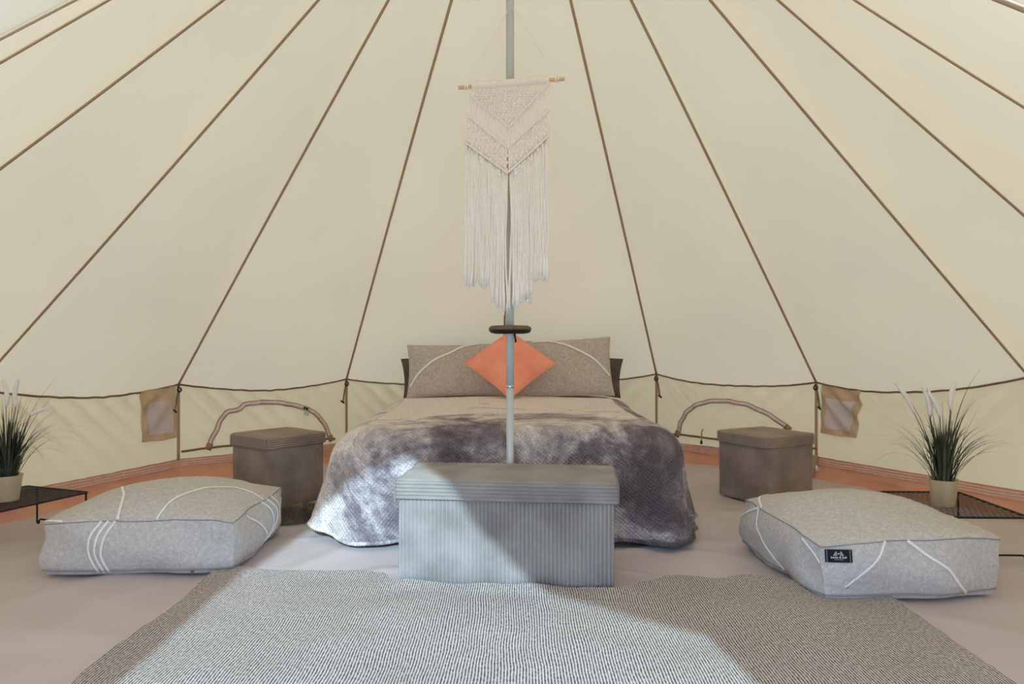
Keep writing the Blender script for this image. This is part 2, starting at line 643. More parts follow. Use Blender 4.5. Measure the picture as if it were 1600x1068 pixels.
# eave piping round the whole roof edge
trim = struct_empty('trim_1', 'brown piping along the hem of the tent roof', 'piping')
for k in range(-6, 6):
    pts = [roof_pt(k, i / 24, 1.0) + wall_n(k) * 0.004 for i in range(25)]
    MB().tube(pts, 0.0058, 6).build('piping', M['piping'], trim)

WALLS = {'wall_left': [-6, -5, -4, -3], 'wall_back': [-2, -1, 0, 1], 'wall_right': [2, 3, 4, 5]}
WLAB = {'wall_left': 'low cream canvas tent wall on the left with a sewn pocket',
        'wall_back': 'low cream canvas tent wall at the back behind the bed',
        'wall_right': 'low cream canvas tent wall on the right with a sewn pocket'}
wall_root = {}
for wname, ks in WALLS.items():
    w = struct_empty(wname, WLAB[wname], 'tent wall')
    wall_root[wname] = w
    base = struct_empty(wname.replace('wall', 'baseboard'),
                        {'wall_left': 'terracotta skirt of the ground sheet along the left wall',
                         'wall_back': 'terracotta skirt of the ground sheet behind bed and stools',
                         'wall_right': 'terracotta skirt of the ground sheet along the right wall'}[wname], 'skirting')
    for k in ks:
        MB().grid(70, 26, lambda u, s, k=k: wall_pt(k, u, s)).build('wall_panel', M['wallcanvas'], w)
        n = wall_n(k)

        def strip_pt(u, s, off, k=k, n=n):
            p = wall_pt(k, u, 1.0) + n * off
            p.z = WALL_BOT + 0.004 - (WALL_BOT + 0.004 - STRIP_BOT) * s + 0.006 * nz(u * 4 + k, 2.0)
            return p
        for (s0, s1, off) in ((0.0, 0.30, 0.006), (0.34, 0.66, 0.009), (0.70, 1.0, 0.006)):
            mb = MB()
            mb.grid(40, 2, lambda u, s, s0=s0, s1=s1, off=off: strip_pt(u, s0 + (s1 - s0) * s, off + 0.003 * math.sin(PI * s)))
            mb.build('webbing_strip', M['strip'], base)

        def lip_pt(u, s, k=k, n=n):
            p = wall_pt(k, u, 1.0)
            q = 4 * u * (1 - u)
            if s < 0.2:
                return Vector((p.x, p.y, WALL_BOT + 0.012 - (WALL_BOT + 0.006 - STRIP_BOT) * s / 0.2)) + n * 0.002
            s = (s - 0.2) / 0.8
            z = (STRIP_BOT + 0.006) * (1 - s) - 0.014 * s
            inn = 0.002 + 0.075 * s ** 1.6 + 0.012 * math.sin(PI * s) * nz(u * 9 + 3 * k, s * 2.0, 4.0) * 2
            return Vector((p.x, p.y, z)) + n * inn
        MB().grid(60, 15, lip_pt).build('ground_sheet_lip', M['lip'], base)
    for k in ks + ([ks[-1] + 1] if wname == 'wall_right' else []):
        j = k if k < 6 else 5
        n = (wall_n(j) + wall_n(j - 1 if j - 1 in EAVE and j > -6 else j)).normalized()
        s = n.cross(Vector((0, 0, 1)))
        pts = [Vector((EAVE[k].x, EAVE[k].y, EAVE[k].z + (WALL_BOT - EAVE[k].z) * i / 8)) + n * 0.004 for i in range(9)]
        MB().ribbon(pts, [s] * 9, [n] * 9, 0.017, 0.004).build('seam_tape', M['tape'], w)
        if abs(k) in (1, 2, 3):
            e = EAVE[k]
            # metal hook under the eave
            hk = [e + n * 0.012 + Vector((0, 0, -0.012))]
            for i in range(9):
                a = -PI / 2 + PI * 1.35 * i / 8
                hk.append(e + n * (0.016) + s * (0.013 * math.sin(a) * -1) + Vector((0, 0, -0.034 - 0.014 * math.sin(a + PI / 2) * 1)))
            MB().tube(hk, 0.0042, 6).build('hook', M['black'], w, label='small dark hook under the eave')
            # cord loop with black toggle
            cl = []
            for i in range(15):
                a = 2 * PI * i / 14
                cl.append(e + n * 0.014 + s * (-0.022 * math.sin(a / 2) * (1 if i < 7 else 1.35)) * (-1 if k < 0 else 1)
                          + Vector((0, 0, -0.035 - 0.065 * (1 - math.cos(a)))))
            cd = MB().tube(cl, 0.0028, 5, cap=False).build('toggle_cord', M['piping'], w, label='thin brown cord loop with a black toggle')
            b = e + n * 0.016 + s * (0.030 if k < 0 else -0.030) + Vector((0, 0, -0.166))
            MB().tube([b + s * -0.012 + Vector((0, 0, -0.008)), b, b + s * 0.014 + Vector((0, 0, 0.010))], 0.0065, 6).build('toggle', M['black'], cd)


def pix(x, y, k):
    """(u, s) of the wall point seen at a place measured in the photograph"""
    best, bu, bs = 1e9, 0, 0
    lo_u, hi_u, lo_s, hi_s = 0.0, 1.0, 0.0, 1.0
    for it in range(4):
        for i in range(13):
            for j in range(13):
                u, s = lo_u + (hi_u - lo_u) * i / 12, lo_s + (hi_s - lo_s) * j / 12
                p = wall_pt(k, u, s)
                px, py = 800 + 1100 * p.x / p.y, 534 - 1100 * (p.z - CAMZ) / p.y
                d = (px - x) ** 2 + (py - y) ** 2
                if d < best:
                    best, bu, bs = d, u, s
        du, ds = (hi_u - lo_u) / 8, (hi_s - lo_s) / 8
        lo_u, hi_u, lo_s, hi_s = max(0, bu - du), min(1, bu + du), max(0, bs - ds), min(1, bs + ds)
    return bu, bs


def resample(pts, n):
    """smooth curve through 2D points"""
    out = []
    m = len(pts)
    for i in range(n + 1):
        t = (m - 1) * i / n
        j = min(int(t), m - 2)
        f = t - j
        p0, p1, p2, p3 = pts[max(j - 1, 0)], pts[j], pts[j + 1], pts[min(j + 2, m - 1)]
        out.append(tuple(0.5 * (2 * b + (c - a) * f + (2 * a - 5 * b + 4 * c - d) * f * f + (3 * b - a - 3 * c + d) * f ** 3)
                         for a, b, c, d in zip(p0, p1, p2, p3)))
    return out


def window(idx, k, arch, pulls, sill, label):
    win = struct_empty('window_%d' % idx, label, 'window')
    n = wall_n(k)
    us = resample([pix(x, y, k) for x, y in arch], 48)

    def P(us_, off):
        return wall_pt(k, us_[0], us_[1]) + n * off
    pts = [P(q, 0.010) for q in us]
    sides = []
    for i in range(len(pts)):
        t = (pts[min(i + 1, len(pts) - 1)] - pts[max(i - 1, 0)]).normalized()
        sides.append(t.cross(n).normalized())
    nn = [n] * len(pts)
    MB().ribbon(pts, sides, nn, 0.032, 0.003).build('zip_tape', M['ziptape'], win)
    mid = [p + n * 0.003 for p in pts]
    MB().ribbon(mid, sides, nn, 0.020, 0.004).build('zip_track', M['ziptrack'], win)
    for e in (0, -1):
        t = (pts[1] - pts[0]).normalized() if e == 0 else (pts[-1] - pts[-2]).normalized()
        c = mid[e] + n * 0.004
        MB().ribbon([c - t * 0.022, c + t * 0.022], [sides[e]] * 2, [n] * 2, 0.040, 0.004).build('end_patch', M['ziptape'], win)
    for f in pulls:
        i = int(f * 48)
        c = mid[i] + n * 0.006
        t = (mid[i + 1] - mid[i]).normalized()
        pl = MB().ribbon([c - t * 0.009, c, c + t * 0.009], [sides[i]] * 3, [n] * 3, [0.010, 0.018, 0.012], 0.010).build('zip_pull', M['black'], win)
        lp = []
        for j in range(13):
            a = 2 * PI * j / 12
            lp.append(c + n * 0.012 + t * (0.008 * math.sin(a)) + Vector((0, 0, -0.026 + 0.020 * math.cos(a))))
        MB().tube(lp, 0.0026, 5, cap=False).build('pull_tab', M['chrome'], pl)
    sq = resample([pix(x, y, k) for x, y in sill], 24)
    pts = [P(q, 0.006) for q in sq]
    MB().ribbon(pts, [Vector((0, 0, 1))] * len(pts), [n] * len(pts), 0.013, 0.004).build('sill_seam', M['piping'], win)
    # the rolled-down inner flap, a second layer of the same cloth, hemmed on the zip
    return win


window(1, -2, [(325, 697), (340, 664), (352, 645), (370, 640), (390, 630), (430, 628), (468, 635), (491, 645), (506, 662), (515, 684)],
       (0.70, 0.715), [(283, 705), (330, 699), (400, 692), (470, 687), (523, 685)],
       'arched zip window in the back wall left of the bed')
window(2, 1, [(1060, 677), (1067, 655), (1082, 637), (1104, 628), (1130, 626), (1160, 630), (1192, 642), (1212, 654), (1232, 668)],
       (), [(1042, 677), (1070, 679), (1140, 688), (1200, 694), (1285, 700)],
       'arched zip window in the back wall right of the bed')


def pocket(k, quad, parent, label):
    """quad: four corners, top left, top right, bottom right, bottom left"""
    n = wall_n(k)
    cs = [pix(x, y, k) for x, y in quad]

    def P(a, b, off):
        tl, tr, br, bl = cs
        u = (tl[0] * (1 - a) + tr[0] * a) * (1 - b) + (bl[0] * (1 - a) + br[0] * a) * b
        s = (tl[1] * (1 - a) + tr[1] * a) * (1 - b) + (bl[1] * (1 - a) + br[1] * a) * b
        bulge = 0.020 * math.sin(PI * min(1, max(0, a))) * b + 0.006
        bulge += 0.005 * nz(a * 3, b * 3, k)
        return wall_pt(k, u, s) + n * (bulge + off)
    pk = MB().grid(16, 18, lambda a, b: P(a, b, 0.0)).build('pocket', M['pocket'], parent, label=label)
    # edges give the cloth its thickness
    for (p, q) in (((0, 0), (0, 1)), ((0, 1), (1, 1)), ((1, 1), (1, 0)), ((0, 0), (1, 0))):
        pts = [P(p[0] + (q[0] - p[0]) * i / 10, p[1] + (q[1] - p[1]) * i / 10, 0.0) for i in range(11)]
        MB().tube(pts, 0.0045, 5).build('pocket_edge', M['pocket'], pk)
    MB().grid(14, 16, lambda a, b: P(0.13 + 0.74 * a, 0.24 + 0.64 * b, 0.004 + 0.006 * nz(a * 4, b * 4, 9 + k) * math.sin(PI * a) * math.sin(PI * b))
              ).build('pocket_net', M['pocketmesh'], pk)


pocket(-3, [(217, 606), (272, 603), (275, 682), (222, 690)], wall_root['wall_left'], 'tan wall pocket with a pinkish grey net front')
pocket(2, [(1286, 602), (1346, 606), (1338, 683), (1284, 675)], wall_root['wall_right'], 'tan wall pocket with a pinkish grey net front')

# loose toggle strap under the right window, and the peg strap at the right corner
n = wall_n(1)
u_, s_ = pix(1097, 676, 1)
p = wall_pt(1, u_, s_) + n * 0.014
sd = n.cross(Vector((0, 0, 1)))
st = MB().tube([p + Vector((0, 0, 0.03)) - sd * 0.012, p, p + sd * -0.004 + Vector((0, 0, -0.02)), p + Vector((0, 0, -0.062))], 0.004, 5).build('window_strap', M['tape'], wall_root['wall_back'])
MB().tube([p + Vector((0, 0, -0.055)), p + Vector((0, 0, -0.078))], 0.008, 6).build('toggle', M['black'], st)
e = EAVE[2]
n = (wall_n(1) + wall_n(2)).normalized()
sd = n.cross(Vector((0, 0, 1)))
q0 = Vector((e.x, e.y, WALL_BOT)) + n * 0.014
stp = MB()
stp.ribbon([q0 + Vector((0, 0, 0.02)), q0 + n * 0.03 + Vector((0, 0, -0.05)), q0 + n * 0.08 + Vector((0, 0, -0.100))], [sd] * 3, [n] * 3, 0.030, 0.004)
stp = stp.build('peg_strap', M['tape'], wall_root['wall_right'])
MB().tube([q0 + n * 0.08 - sd * 0.022 + Vector((0, 0, -0.098)), q0 + n * 0.08 + sd * 0.022 + Vector((0, 0, -0.098))], 0.005, 6).build('buckle', M['chrome'], stp)

# the front: an A-shaped canopy from the roof out to the unseen doorway, its opening shaped to cast the sun patch
door = struct_empty('door_1', 'open A-shaped canvas doorway of the tent, edges shaped for the light', 'doorway')
DY = 0.15
APEX = Vector((-0.18, DY, 1.72))
right_edge = [APEX, Vector((0.07, DY, 1.33)), Vector((0.32, DY, 1.06)), Vector((0.735, DY, 0.90)), Vector((0.75, DY, 0.76)), Vector((0.98, DY, 0.66)), Vector((1.02, DY, 0.0))]
left_edge = [APEX, Vector((-0.45, DY, 1.60)), Vector((-0.68, DY, 1.42)), Vector((-0.79, DY, 1.12)), Vector((-0.84, DY, 0.76)), Vector((-1.08, DY, 0.64)), Vector((-1.10, DY, 0.0))]  # both edges spread wider near the ground to let in more fill light


def poly(pts, t):
    m = (len(pts) - 1) * t
    j = min(int(m), len(pts) - 2)
    return pts[j].lerp(pts[j + 1], m - j)


V0 = 0.36
for k, edge in ((6, right_edge), (-6, left_edge)):
    outer = [seam_pt(k, V0 + (1 - V0) * i / 4) for i in range(5)] + [Vector((EAVE[k].x, EAVE[k].y, 0.0))]
    MB().grid(30, 20, lambda u, v: poly(outer, u).lerp(poly(edge, u), v)).build('door_canopy', M['canvas'], door)
top_l, top_r = [seam_pt(-6, V0 * i / 10) for i in range(11)], [seam_pt(6, V0 * i / 10) for i in range(11)]
MB().grid(10, 10, lambda u, v: poly(top_l, max(0.01, v)).lerp(poly(top_r, max(0.01, v)), u)).build('canvas_panel', M['canvas'], ceiling)
a, b = seam_pt(-6, V0), seam_pt(6, V0)
MB().add([a, b, APEX], [(0, 1, 2)]).build('door_canopy', M['canvas'], door)
MB().tube(right_edge, 0.012, 8).build('door_hem', M['piping'], door)
MB().tube(left_edge, 0.012, 8).build('door_hem', M['piping'], door)

# ---------------------------------------------------------------- ground and floor
MB().lathe([(40.0, -0.06), (40.0, -0.02), (3.0, -0.02), (0.01, -0.02)], 64, (0, 2.85, 0)).build('ground', M['ground'], kind='structure')


def floor_z(x, y):
    r = math.hypot(x - TC.x, y - TC.y)
    z = 0.007 * nz(x * 1.6, y * 1.6, 0.5) + 0.006 * nz(x * 4.5 + y * 1.5, y * 3.0, 3.3)
    rid = abs(nz(x * 1.1 - y * 0.5, y * 1.3 + x * 0.4, 8.1))
    z += 0.010 * max(0, 0.12 - rid) / 0.12
    z += 0.006 * max(0, 0.07 - abs(nz(x * 2.1 + y, y * 1.7 - 0.6 * x, 15.3))) / 0.07
    return min(0.006, max(-0.012, z - 0.005)) if r < 2.75 else -0.012


mb = MB()
RS = [0.001] + [2.62 * i / 110 for i in range(1, 111)]


def edge_scale(a):
    """the sheet ends at the foot of the canvas walls"""
    d = Vector((math.sin(a), math.cos(a)))
    for k in range(-6, 7):
        p = EAVE[k].xy - TC.xy
        q = (EAVE[k + 1] if k < 6 else EAVE[-6]).xy - TC.xy
        e = q - p
        den = d.x * e.y - d.y * e.x
        if abs(den) < 1e-9:
            continue
        t = (p.x * e.y - p.y * e.x) / den
        w = (p.x * d.y - p.y * d.x) / den
        if t > 0 and -1e-6 <= w <= 1 + 1e-6:
            return (t - 0.004) / 2.62
    return 1.0


def floor_pt(u, v):
    r = RS[min(110, int(round(v * 110)))]
    x, y = TC.x + r * math.sin(2 * PI * u), TC.y + r * math.cos(2 * PI * u)
    f = edge_scale(2 * PI * u)
    x, y = TC.x + (x - TC.x) * f, TC.y + (y - TC.y) * f
    return (x, y, floor_z(x, y))


mb.grid(240, 110, floor_pt, close_u=True, flip=True)
fl = mb.build('floor', M['floor'], kind='structure')
fl['label'] = 'beige ground sheet of the tent, slightly creased'
fl['category'] = 'floor'
# a mat of the same sheet outside the door
mb = MB()
mb.grid(20, 14, lambda u, v: (-1.0 + 2.0 * u, -0.9 + 1.6 * v, -0.008))
mb.build('door_mat', M['floor'], door)

# ---------------------------------------------------------------- rug
FAR = [(-1.10, 2.630), (-1.04, 2.635), (-0.9, 2.60), (-0.7, 2.585), (-0.55, 2.585), (-0.46, 2.56), (-0.42, 2.482), (-0.1, 2.440), (0.2, 2.410), (0.38, 2.385), (0.46, 2.47),
       (0.60, 2.54), (0.72, 2.50), (0.85, 2.53), (1.0, 2.47), (1.15, 2.42), (1.27, 2.41)]


def interp(tab, x):
    for (x0, y0), (x1, y1) in zip(tab, tab[1:]):
        if x <= x1:
            t = max(0, (x - x0) / (x1 - x0))
            t = t * t * (3 - 2 * t)
            return y0 + (y1 - y0) * t
    return tab[-1][1]


def rug_xy(u, v):
    x = -1.09 + 2.34 * u
    yf = interp(FAR, x)
    y = 0.75 + (yf - 0.75) * v
    x += 0.008 * math.sin(y * 9) * (1 if u in (0, 1) else 0.5)
    return x, y


def rug_z(x, y):
    z = 0.019 + 0.006 * nz(x * 3, y * 3, 2) + 0.004 * nz(x * 7 + 3, y * 7, 5)
    far = interp(FAR, x)
    if far - y < 0.09:
        z += 0.010 * (0.5 + nz(x * 7, 1.0)) * (1 - (far - y) / 0.09)
    return max(z, 0.012)


mb = MB()
mb.grid(160, 110, lambda u, v: (*rug_xy(u, v), rug_z(*rug_xy(u, v))))
for e in range(4):
    def ed(t, h, e=e):
        u, v = ((t, 1), (1, 1 - t), (1 - t, 0), (0, t))[e]
        x, y = rug_xy(u, v)
        return (x, y, rug_z(x, y) * h + 0.007 * (1 - h))
    mb.grid(160, 1, ed)
tag(mb.build('rug', M['rug']), 'large flat woven rug with fine black and off white stripes on the floor', 'rug')


# ---------------------------------------------------------------- corduroy boxes
def cord_box(root, W, D, H, lid, mat, pitch_box, pitch_lid, over=0.012, rib=0.0026):
    """storage cube: ribbed body (> seam lines) and overhanging lid"""
    body_h = H - lid
    hw, hd, r = W / 2 - over, D / 2 - over, 0.012
    # rounded rectangle walked at a fine step, scalloped by the ribs
    per = []
    for cx, cy, a0 in ((hw - r, -hd + r, -PI / 2), (hw - r, hd - r, 0), (-hw + r, hd - r, PI / 2), (-hw + r, -hd + r, PI)):
        for i in range(5):
            a = a0 + PI / 2 * i / 4
            per.append((Vector((cx + r * math.cos(a), cy + r * math.sin(a), 0)), Vector((math.cos(a), math.sin(a), 0))))
    per.append(per[0])
    dense = []
    run = 0.0
    step = pitch_box / 8
    for (p, n), (p2, n2) in zip(per, per[1:]):
        L = (p2 - p).length
        m = max(1, int(round(L / step)))
        for i in range(m):
            t = i / m
            dense.append((p.lerp(p2, t), n.lerp(n2, t).normalized(), run + L * t))
        run += L
    nr = round(run / pitch_box)
    zs = [0.0, 0.004, 0.06, 0.13, 0.2, 0.26, body_h + 0.004]
    zs = [z for z in zs if z < body_h] + [body_h + 0.003]
    vs, n = [], len(dense)
    for z in zs:
        for (p, nn, s) in dense:
            d = rib * abs(math.sin(PI * s / run * nr)) ** 0.75 - rib
            wob = 0.003 * nz(p.x * 5, z * 6, p.y * 5)
            if z < 0.002:
                d -= 0.004
            q = p + nn * (d + wob)
            vs.append((q.x, q.y, z))
    fs = []
    for i in range(len(zs) - 1):
        for k in range(n):
            k2 = (k + 1) % n
            fs.append((i * n + k, i * n + k2, (i + 1) * n + k2, (i + 1) * n + k))
    fs.append(tuple(range(n))[::-1])
    fs.append(tuple((len(zs) - 1) * n + k for k in range(n)))
    MB().add(vs, fs).build('body', mat, root)
    # lid: the ribs run along X over the top and down the long sides
    hw, hd, rr = W / 2, D / 2, 0.016
    prof = []
    seg = [((hd, 0.0), (hd, lid - rr)), None, ((hd - rr, lid), (-hd + rr, lid)), None, ((-hd, lid - rr), (-hd, 0.0))]
    run = 0.0
    fine = pitch_lid / 6
    pts2 = []

    def walk(a, b, na, nb):
        nonlocal run
        L = math.hypot(b[0] - a[0], b[1] - a[1])
        m = max(1, int(round(L / fine)))
        for i in range(m):
            t = i / m
            nx, nzz = na[0] + (nb[0] - na[0]) * t, na[1] + (nb[1] - na[1]) * t
            pts2.append((a[0] + (b[0] - a[0]) * t, a[1] + (b[1] - a[1]) * t, nx, nzz, run + L * t))
        run += L
    walk((-hd, 0), (-hd, lid - rr), (-1, 0), (-1, 0))
    for i in range(6):
        a0, a1 = PI - PI / 2 * i / 6, PI - PI / 2 * (i + 1) / 6
        walk((-hd + rr + rr * math.cos(a0), lid - rr + rr * math.sin(a0)), (-hd + rr + rr * math.cos(a1), lid - rr + rr * math.sin(a1)),
             (math.cos(a0), math.sin(a0)), (math.cos(a1), math.sin(a1)))
    walk((-hd + rr, lid), (hd - rr, lid), (0, 1), (0, 1))
    for i in range(6):
        a0, a1 = PI / 2 - PI / 2 * i / 6, PI / 2 - PI / 2 * (i + 1) / 6
        walk((hd - rr + rr * math.cos(a0), lid - rr + rr * math.sin(a0)), (hd - rr + rr * math.cos(a1), lid - rr + rr * math.sin(a1)),
             (math.cos(a0), math.sin(a0)), (math.cos(a1), math.sin(a1)))
    walk((hd, lid - rr), (hd, 0), (1, 0), (1, 0))
    pts2.append((hd, 0, 1, 0, run))
    xs = [(-hw, rr * 0.9), (-hw + rr * 0.08, rr * 0.55), (-hw + rr * 0.3, rr * 0.28), (-hw + rr * 0.65, rr * 0.08), (-hw + rr, 0)]
    xs += [(-hw + rr + (2 * hw - 2 * rr) * i / 14, 0) for i in range(1, 14)]
    xs += [(-x, ins) for x, ins in xs[:5][::-1]]
    vs = []
    m = len(pts2)
    for (x, ins) in xs:
        for (y, z, ny, nzv, s) in pts2:
            top = max(0.0, nzv)
            d = rib * (1.0 - 0.65 * top) * math.sin(PI * s / pitch_lid) ** 2 - rib
            crown = 0.006 * top * (1 - (y / hd) ** 2) * (1 - (x / hw) ** 2) + 0.003 * nz(x * 6, y * 6, 2) * top
            yy = y + ny * (d - ins)
            zz = z + (nzv * (d - ins) if nzv > 0 else 0) + crown
            vs.append((x, yy, body_h + zz))
    fs = []
    for i in range(len(xs) - 1):
        for k in range(m - 1):
            fs.append((i * m + k, i * m + k + 1, (i + 1) * m + k + 1, (i + 1) * m + k))
    # underside
    k0, k1 = 0, m - 1
    for i in range(len(xs) - 1):
        fs.append((i * m + k0, (i + 1) * m + k0, (i + 1) * m + k1, i * m + k1))
    mb = MB().add(vs, fs)
    # short ends with upright ribs
    for sgn in (-1, 1):
        yy0 = -hd + rr * 0.9
        ny_ = int((2 * hd - 1.8 * rr) / (pitch_lid / 6))

        def endp(u, v, sgn=sgn):
            y = yy0 + (2 * hd - 1.8 * rr) * u
            z = (lid - rr * 0.9) * v
            return (sgn * (hw + rib * math.sin(PI * y / pitch_lid) ** 2 - rib * 0.4), y, body_h + z)
        mb.grid(ny_, 3, endp, flip=sgn < 0)
    mb.build('lid', mat, root)
    return root


ott = thing('storage_ottoman', 'long low grey corduroy storage bench with lid at the foot of the bed', 'ottoman', (-0.008, 2.632, 0.004), math.radians(-6))
cord_box(ott, 0.785, 0.375, 0.377, 0.078, M['cord_grey'], 0.0142, 0.0130, rib=0.0090)


def stool(F, ang, side, H, label):
    """F = nearest corner, ang = direction of the right hand face from it"""
    a = math.radians(ang)
    c = Vector((F[0], F[1], 0)) + Vector((math.cos(a), math.sin(a), 0)) * side / 2 + Vector((-math.sin(a), math.cos(a), 0)) * side / 2
    t = thing('storage_stool', label, 'stool', (c.x, c.y, 0.004), a, 'corduroy cube stools')
    cord_box(t, side, side, H, 0.066, M['cord_brown'], 0.0118, 0.0115, over=0.010, rib=0.0066)
    return t


stool((-1.233, 3.57), 53, 0.362, 0.372, 'brown corduroy cube stool with lid left of the bed')
stool((1.33, 3.65), 29, 0.372, 0.366, 'brown corduroy cube stool with lid right of the bed')

# ---------------------------------------------------------------- bed
bed = thing('bed', 'wide low double bed with a dark brown sheet against the back of the tent', 'bed', (-0.02, 4.0, 0))
mb = MB()


def rbox(cx, cy, hx, hy, z0, z1, r=0.05):
    """block with rounded upright and top edges"""
    b = MB()
    prof = [(0.0, z0), (0.0, z1 - r)] + [(r - r * math.cos(PI / 2 * i / 5), z1 - r + r * math.sin(PI / 2 * i / 5)) for i in range(1, 6)]
    ringn = 32
    vs = []
    for ins, z in prof:
        for k in range(ringn):
            a = 2 * PI * (k + 0.5) / ringn
            x, y = math.cos(a), math.sin(a)
            sx, sy = (hx - r) * (1 if x > 0 else -1), (hy - r) * (1 if y > 0 else -1)
            vs.append((cx + sx + (r - ins) * x, cy + sy + (r - ins) * y, z))
    fs = []
    for i in range(len(prof) - 1):
        for k in range(ringn):
            k2 = (k + 1) % ringn
            fs.append((i * ringn + k, i * ringn + k2, (i + 1) * ringn + k2, (i + 1) * ringn + k))
    fs.append(tuple(range(ringn))[::-1])
    fs.append(tuple((len(prof) - 1) * ringn + k for k in range(ringn)))
    return b.add(vs, fs)


rbox(0, -0.01, 0.66, 0.93, 0.02, 0.22, 0.03).build('bed_base', M['mattress'], bed)
rbox(0, 0.02, 0.69, 0.96, 0.221, 0.452, 0.06).build('mattress', M['mattress'], bed)

# blanket: U-shaped run from left head, round the foot, to right head
BX, BY0, BY1, BW, RHO = -0.015, 3.00, 4.86, 0.765, 0.13


def bed_path():
    hw, r = BW - RHO, 0.05
    y0 = BY0 + RHO
    pts = []
    n = 120
    for i in range(n):
        y = BY1 - (BY1 - y0 - r) * i / n
        pts.append((Vector((BX - hw - 0.02 * (y - 3.0), y, 0)), Vector((-1, 0, 0)), 0.0))
    for i in range(24):
        a = PI + PI / 2 * i / 24
        pts.append((Vector((BX - hw + r + r * math.cos(a), y0 + r + r * math.sin(a), 0)), Vector((math.cos(a), math.sin(a), 0)), math.sin(PI * i / 24)))
    for i in range(110):
        x = BX - hw + r + 2 * (hw - r) * i / 110
        pts.append((Vector((x, y0, 0)), Vector((0, -1, 0)), 0.0))
    for i in range(24):
        a = 1.5 * PI + PI / 2 * i / 24
        pts.append((Vector((BX + hw - r + r * math.cos(a), y0 + r + r * math.sin(a), 0)), Vector((math.cos(a), math.sin(a), 0)), math.sin(PI * i / 24)))
    for i in range(n + 1):
        y = y0 + r + (BY1 - y0 - r) * i / n
        pts.append((Vector((BX + hw, y, 0)), Vector((1, 0, 0)), 0.0))
    return pts


PATH = bed_path()
TOPZ = 0.478


def top_z(x, y):
    z = TOPZ + 0.018 * (1 - min(1, abs(x - BX) / BW) ** 2)
    z += 0.006 * nz(x * 3.5, y * 3.5, 1) + 0.003 * nz(x * 9, y * 5, 2)
    z += 0.016 * math.exp(-((y - 4.45) / 0.14) ** 2)           # turned-down fold near the pillows
    z += 0.004 * max(0, math.sin((x * 0.4 + y) * 24 + 3 * nz(x * 2, y * 2, 6))) * nz(x * 2.1, y * 1.7, 4)
    return z


def blanket_pt(i, b):
    p, n, cn = PATH[i]
    if b <= 1.0:
        c = Vector((BX, max(p.y, BY0 + 0.75), 0))
        q = c.lerp(p, b)
        return Vector((q.x, q.y, top_z(q.x, q.y))), (q.x, q.y)
    L1 = RHO * PI / 2
    zt = top_z(p.x, p.y)
    front = max(0.0, -n.y)
    hem = 0.012 + 0.010 * (1 + nz(i * 0.05, 3.0)) + (0.028 * (1 - front))
    L2 = zt - RHO - hem
    s = (b - 1.0) * (L1 + L2)
    if s < L1:
        a = s / RHO
        off, z = RHO * math.sin(a), zt - RHO * (1 - math.cos(a))
        h = 0.0
    else:
        h = (s - L1) / L2
        off, z = RHO, zt - RHO - (s - L1)
    k = min(1.0, max(0.0, s / (L1 + L2)))
    arc = i * 0.0118
    folds = 0.5 * math.sin(arc * 19 + 2.2 * nz(arc * 1.3, 0.2)) + 0.5 * nz(arc * 5.5, 1.3) + 0.25 * nz(arc * 14, k * 2, 7.7)
    cornerness = math.exp(-min(abs(i - 132), abs(i - 266)) ** 2 / (2 * 22 ** 2))
    amp = (0.020 + 0.050 * cornerness) * k ** 1.7
    flare = (0.03 + 0.05 * cornerness) * k ** 1.5 + (0.02 * k if front < 0.5 else 0)
    off += flare + amp * folds
    q = p + n * off
    return Vector((q.x, q.y, z + 0.006 * nz(arc * 3, s * 6, 5) * (1 - h))), (ARC[i], BY0 + RHO - s)


NP = len(PATH) - 1
ARC = [0.0]
for (p0, n0, _), (p1, n1, _) in zip(PATH, PATH[1:]):
    ARC.append(ARC[-1] + ((p1 + n1 * 0.16) - (p0 + n0 * 0.16)).length)
ARC = [a - ARC[NP // 2] + BX for a in ARC]
BI, BO = 34, 46


def bl(u, v):
    j = v * (BI + BO)
    b = j / BI if j <= BI else 1 + (j - BI) / BO
    return blanket_pt(int(round(u * NP)), max(b, 0.002))


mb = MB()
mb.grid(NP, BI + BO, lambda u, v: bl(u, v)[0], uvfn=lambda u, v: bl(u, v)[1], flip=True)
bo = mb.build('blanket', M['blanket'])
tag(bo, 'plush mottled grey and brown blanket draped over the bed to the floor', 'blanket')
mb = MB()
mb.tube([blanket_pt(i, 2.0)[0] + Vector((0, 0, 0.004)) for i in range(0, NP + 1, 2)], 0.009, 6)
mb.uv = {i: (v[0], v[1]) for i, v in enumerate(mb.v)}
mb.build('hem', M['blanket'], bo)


# ---------------------------------------------------------------- pillows and cushions
def pillow(root, w, h, t, mat, ear=0.02, wrinkle=0.004, seed=0, pw=2.4, name='cover'):
    """local X = width, local Z = height, -Y faces the camera"""
    def S(u, v, side):
        a = max(0.0, 1 - abs(u) ** pw)
        b = max(0.0, 1 - abs(v) ** pw)
        th = t / 2 * (a * b) ** 0.5
        pinch_x = 1 - 0.05 * (1 - abs(v) ** 2) * abs(u) ** 3
        pinch_z = 1 - 0.06 * (1 - abs(u) ** 2) * abs(v) ** 3
        x = u * w / 2 * pinch_x
        z = v * h / 2 * pinch_z
        wr = wrinkle * nz(x * 9 + seed, z * 9, side) * 2 * (a * b) ** 0.3 + wrinkle * nz(x * 24 + seed, z * 20, side)
        return Vector((x, side * (th + wr * (a * b) ** 0.3), z))
    mb = MB()
    mb.grid(40, 30, lambda u, v: S(2 * u - 1, 2 * v - 1, -1))
    mb.grid(40, 30, lambda u, v: S(2 * u - 1, 2 * v - 1, 1), flip=True)
    o = mb.build(name, mat, root)
    return S, o


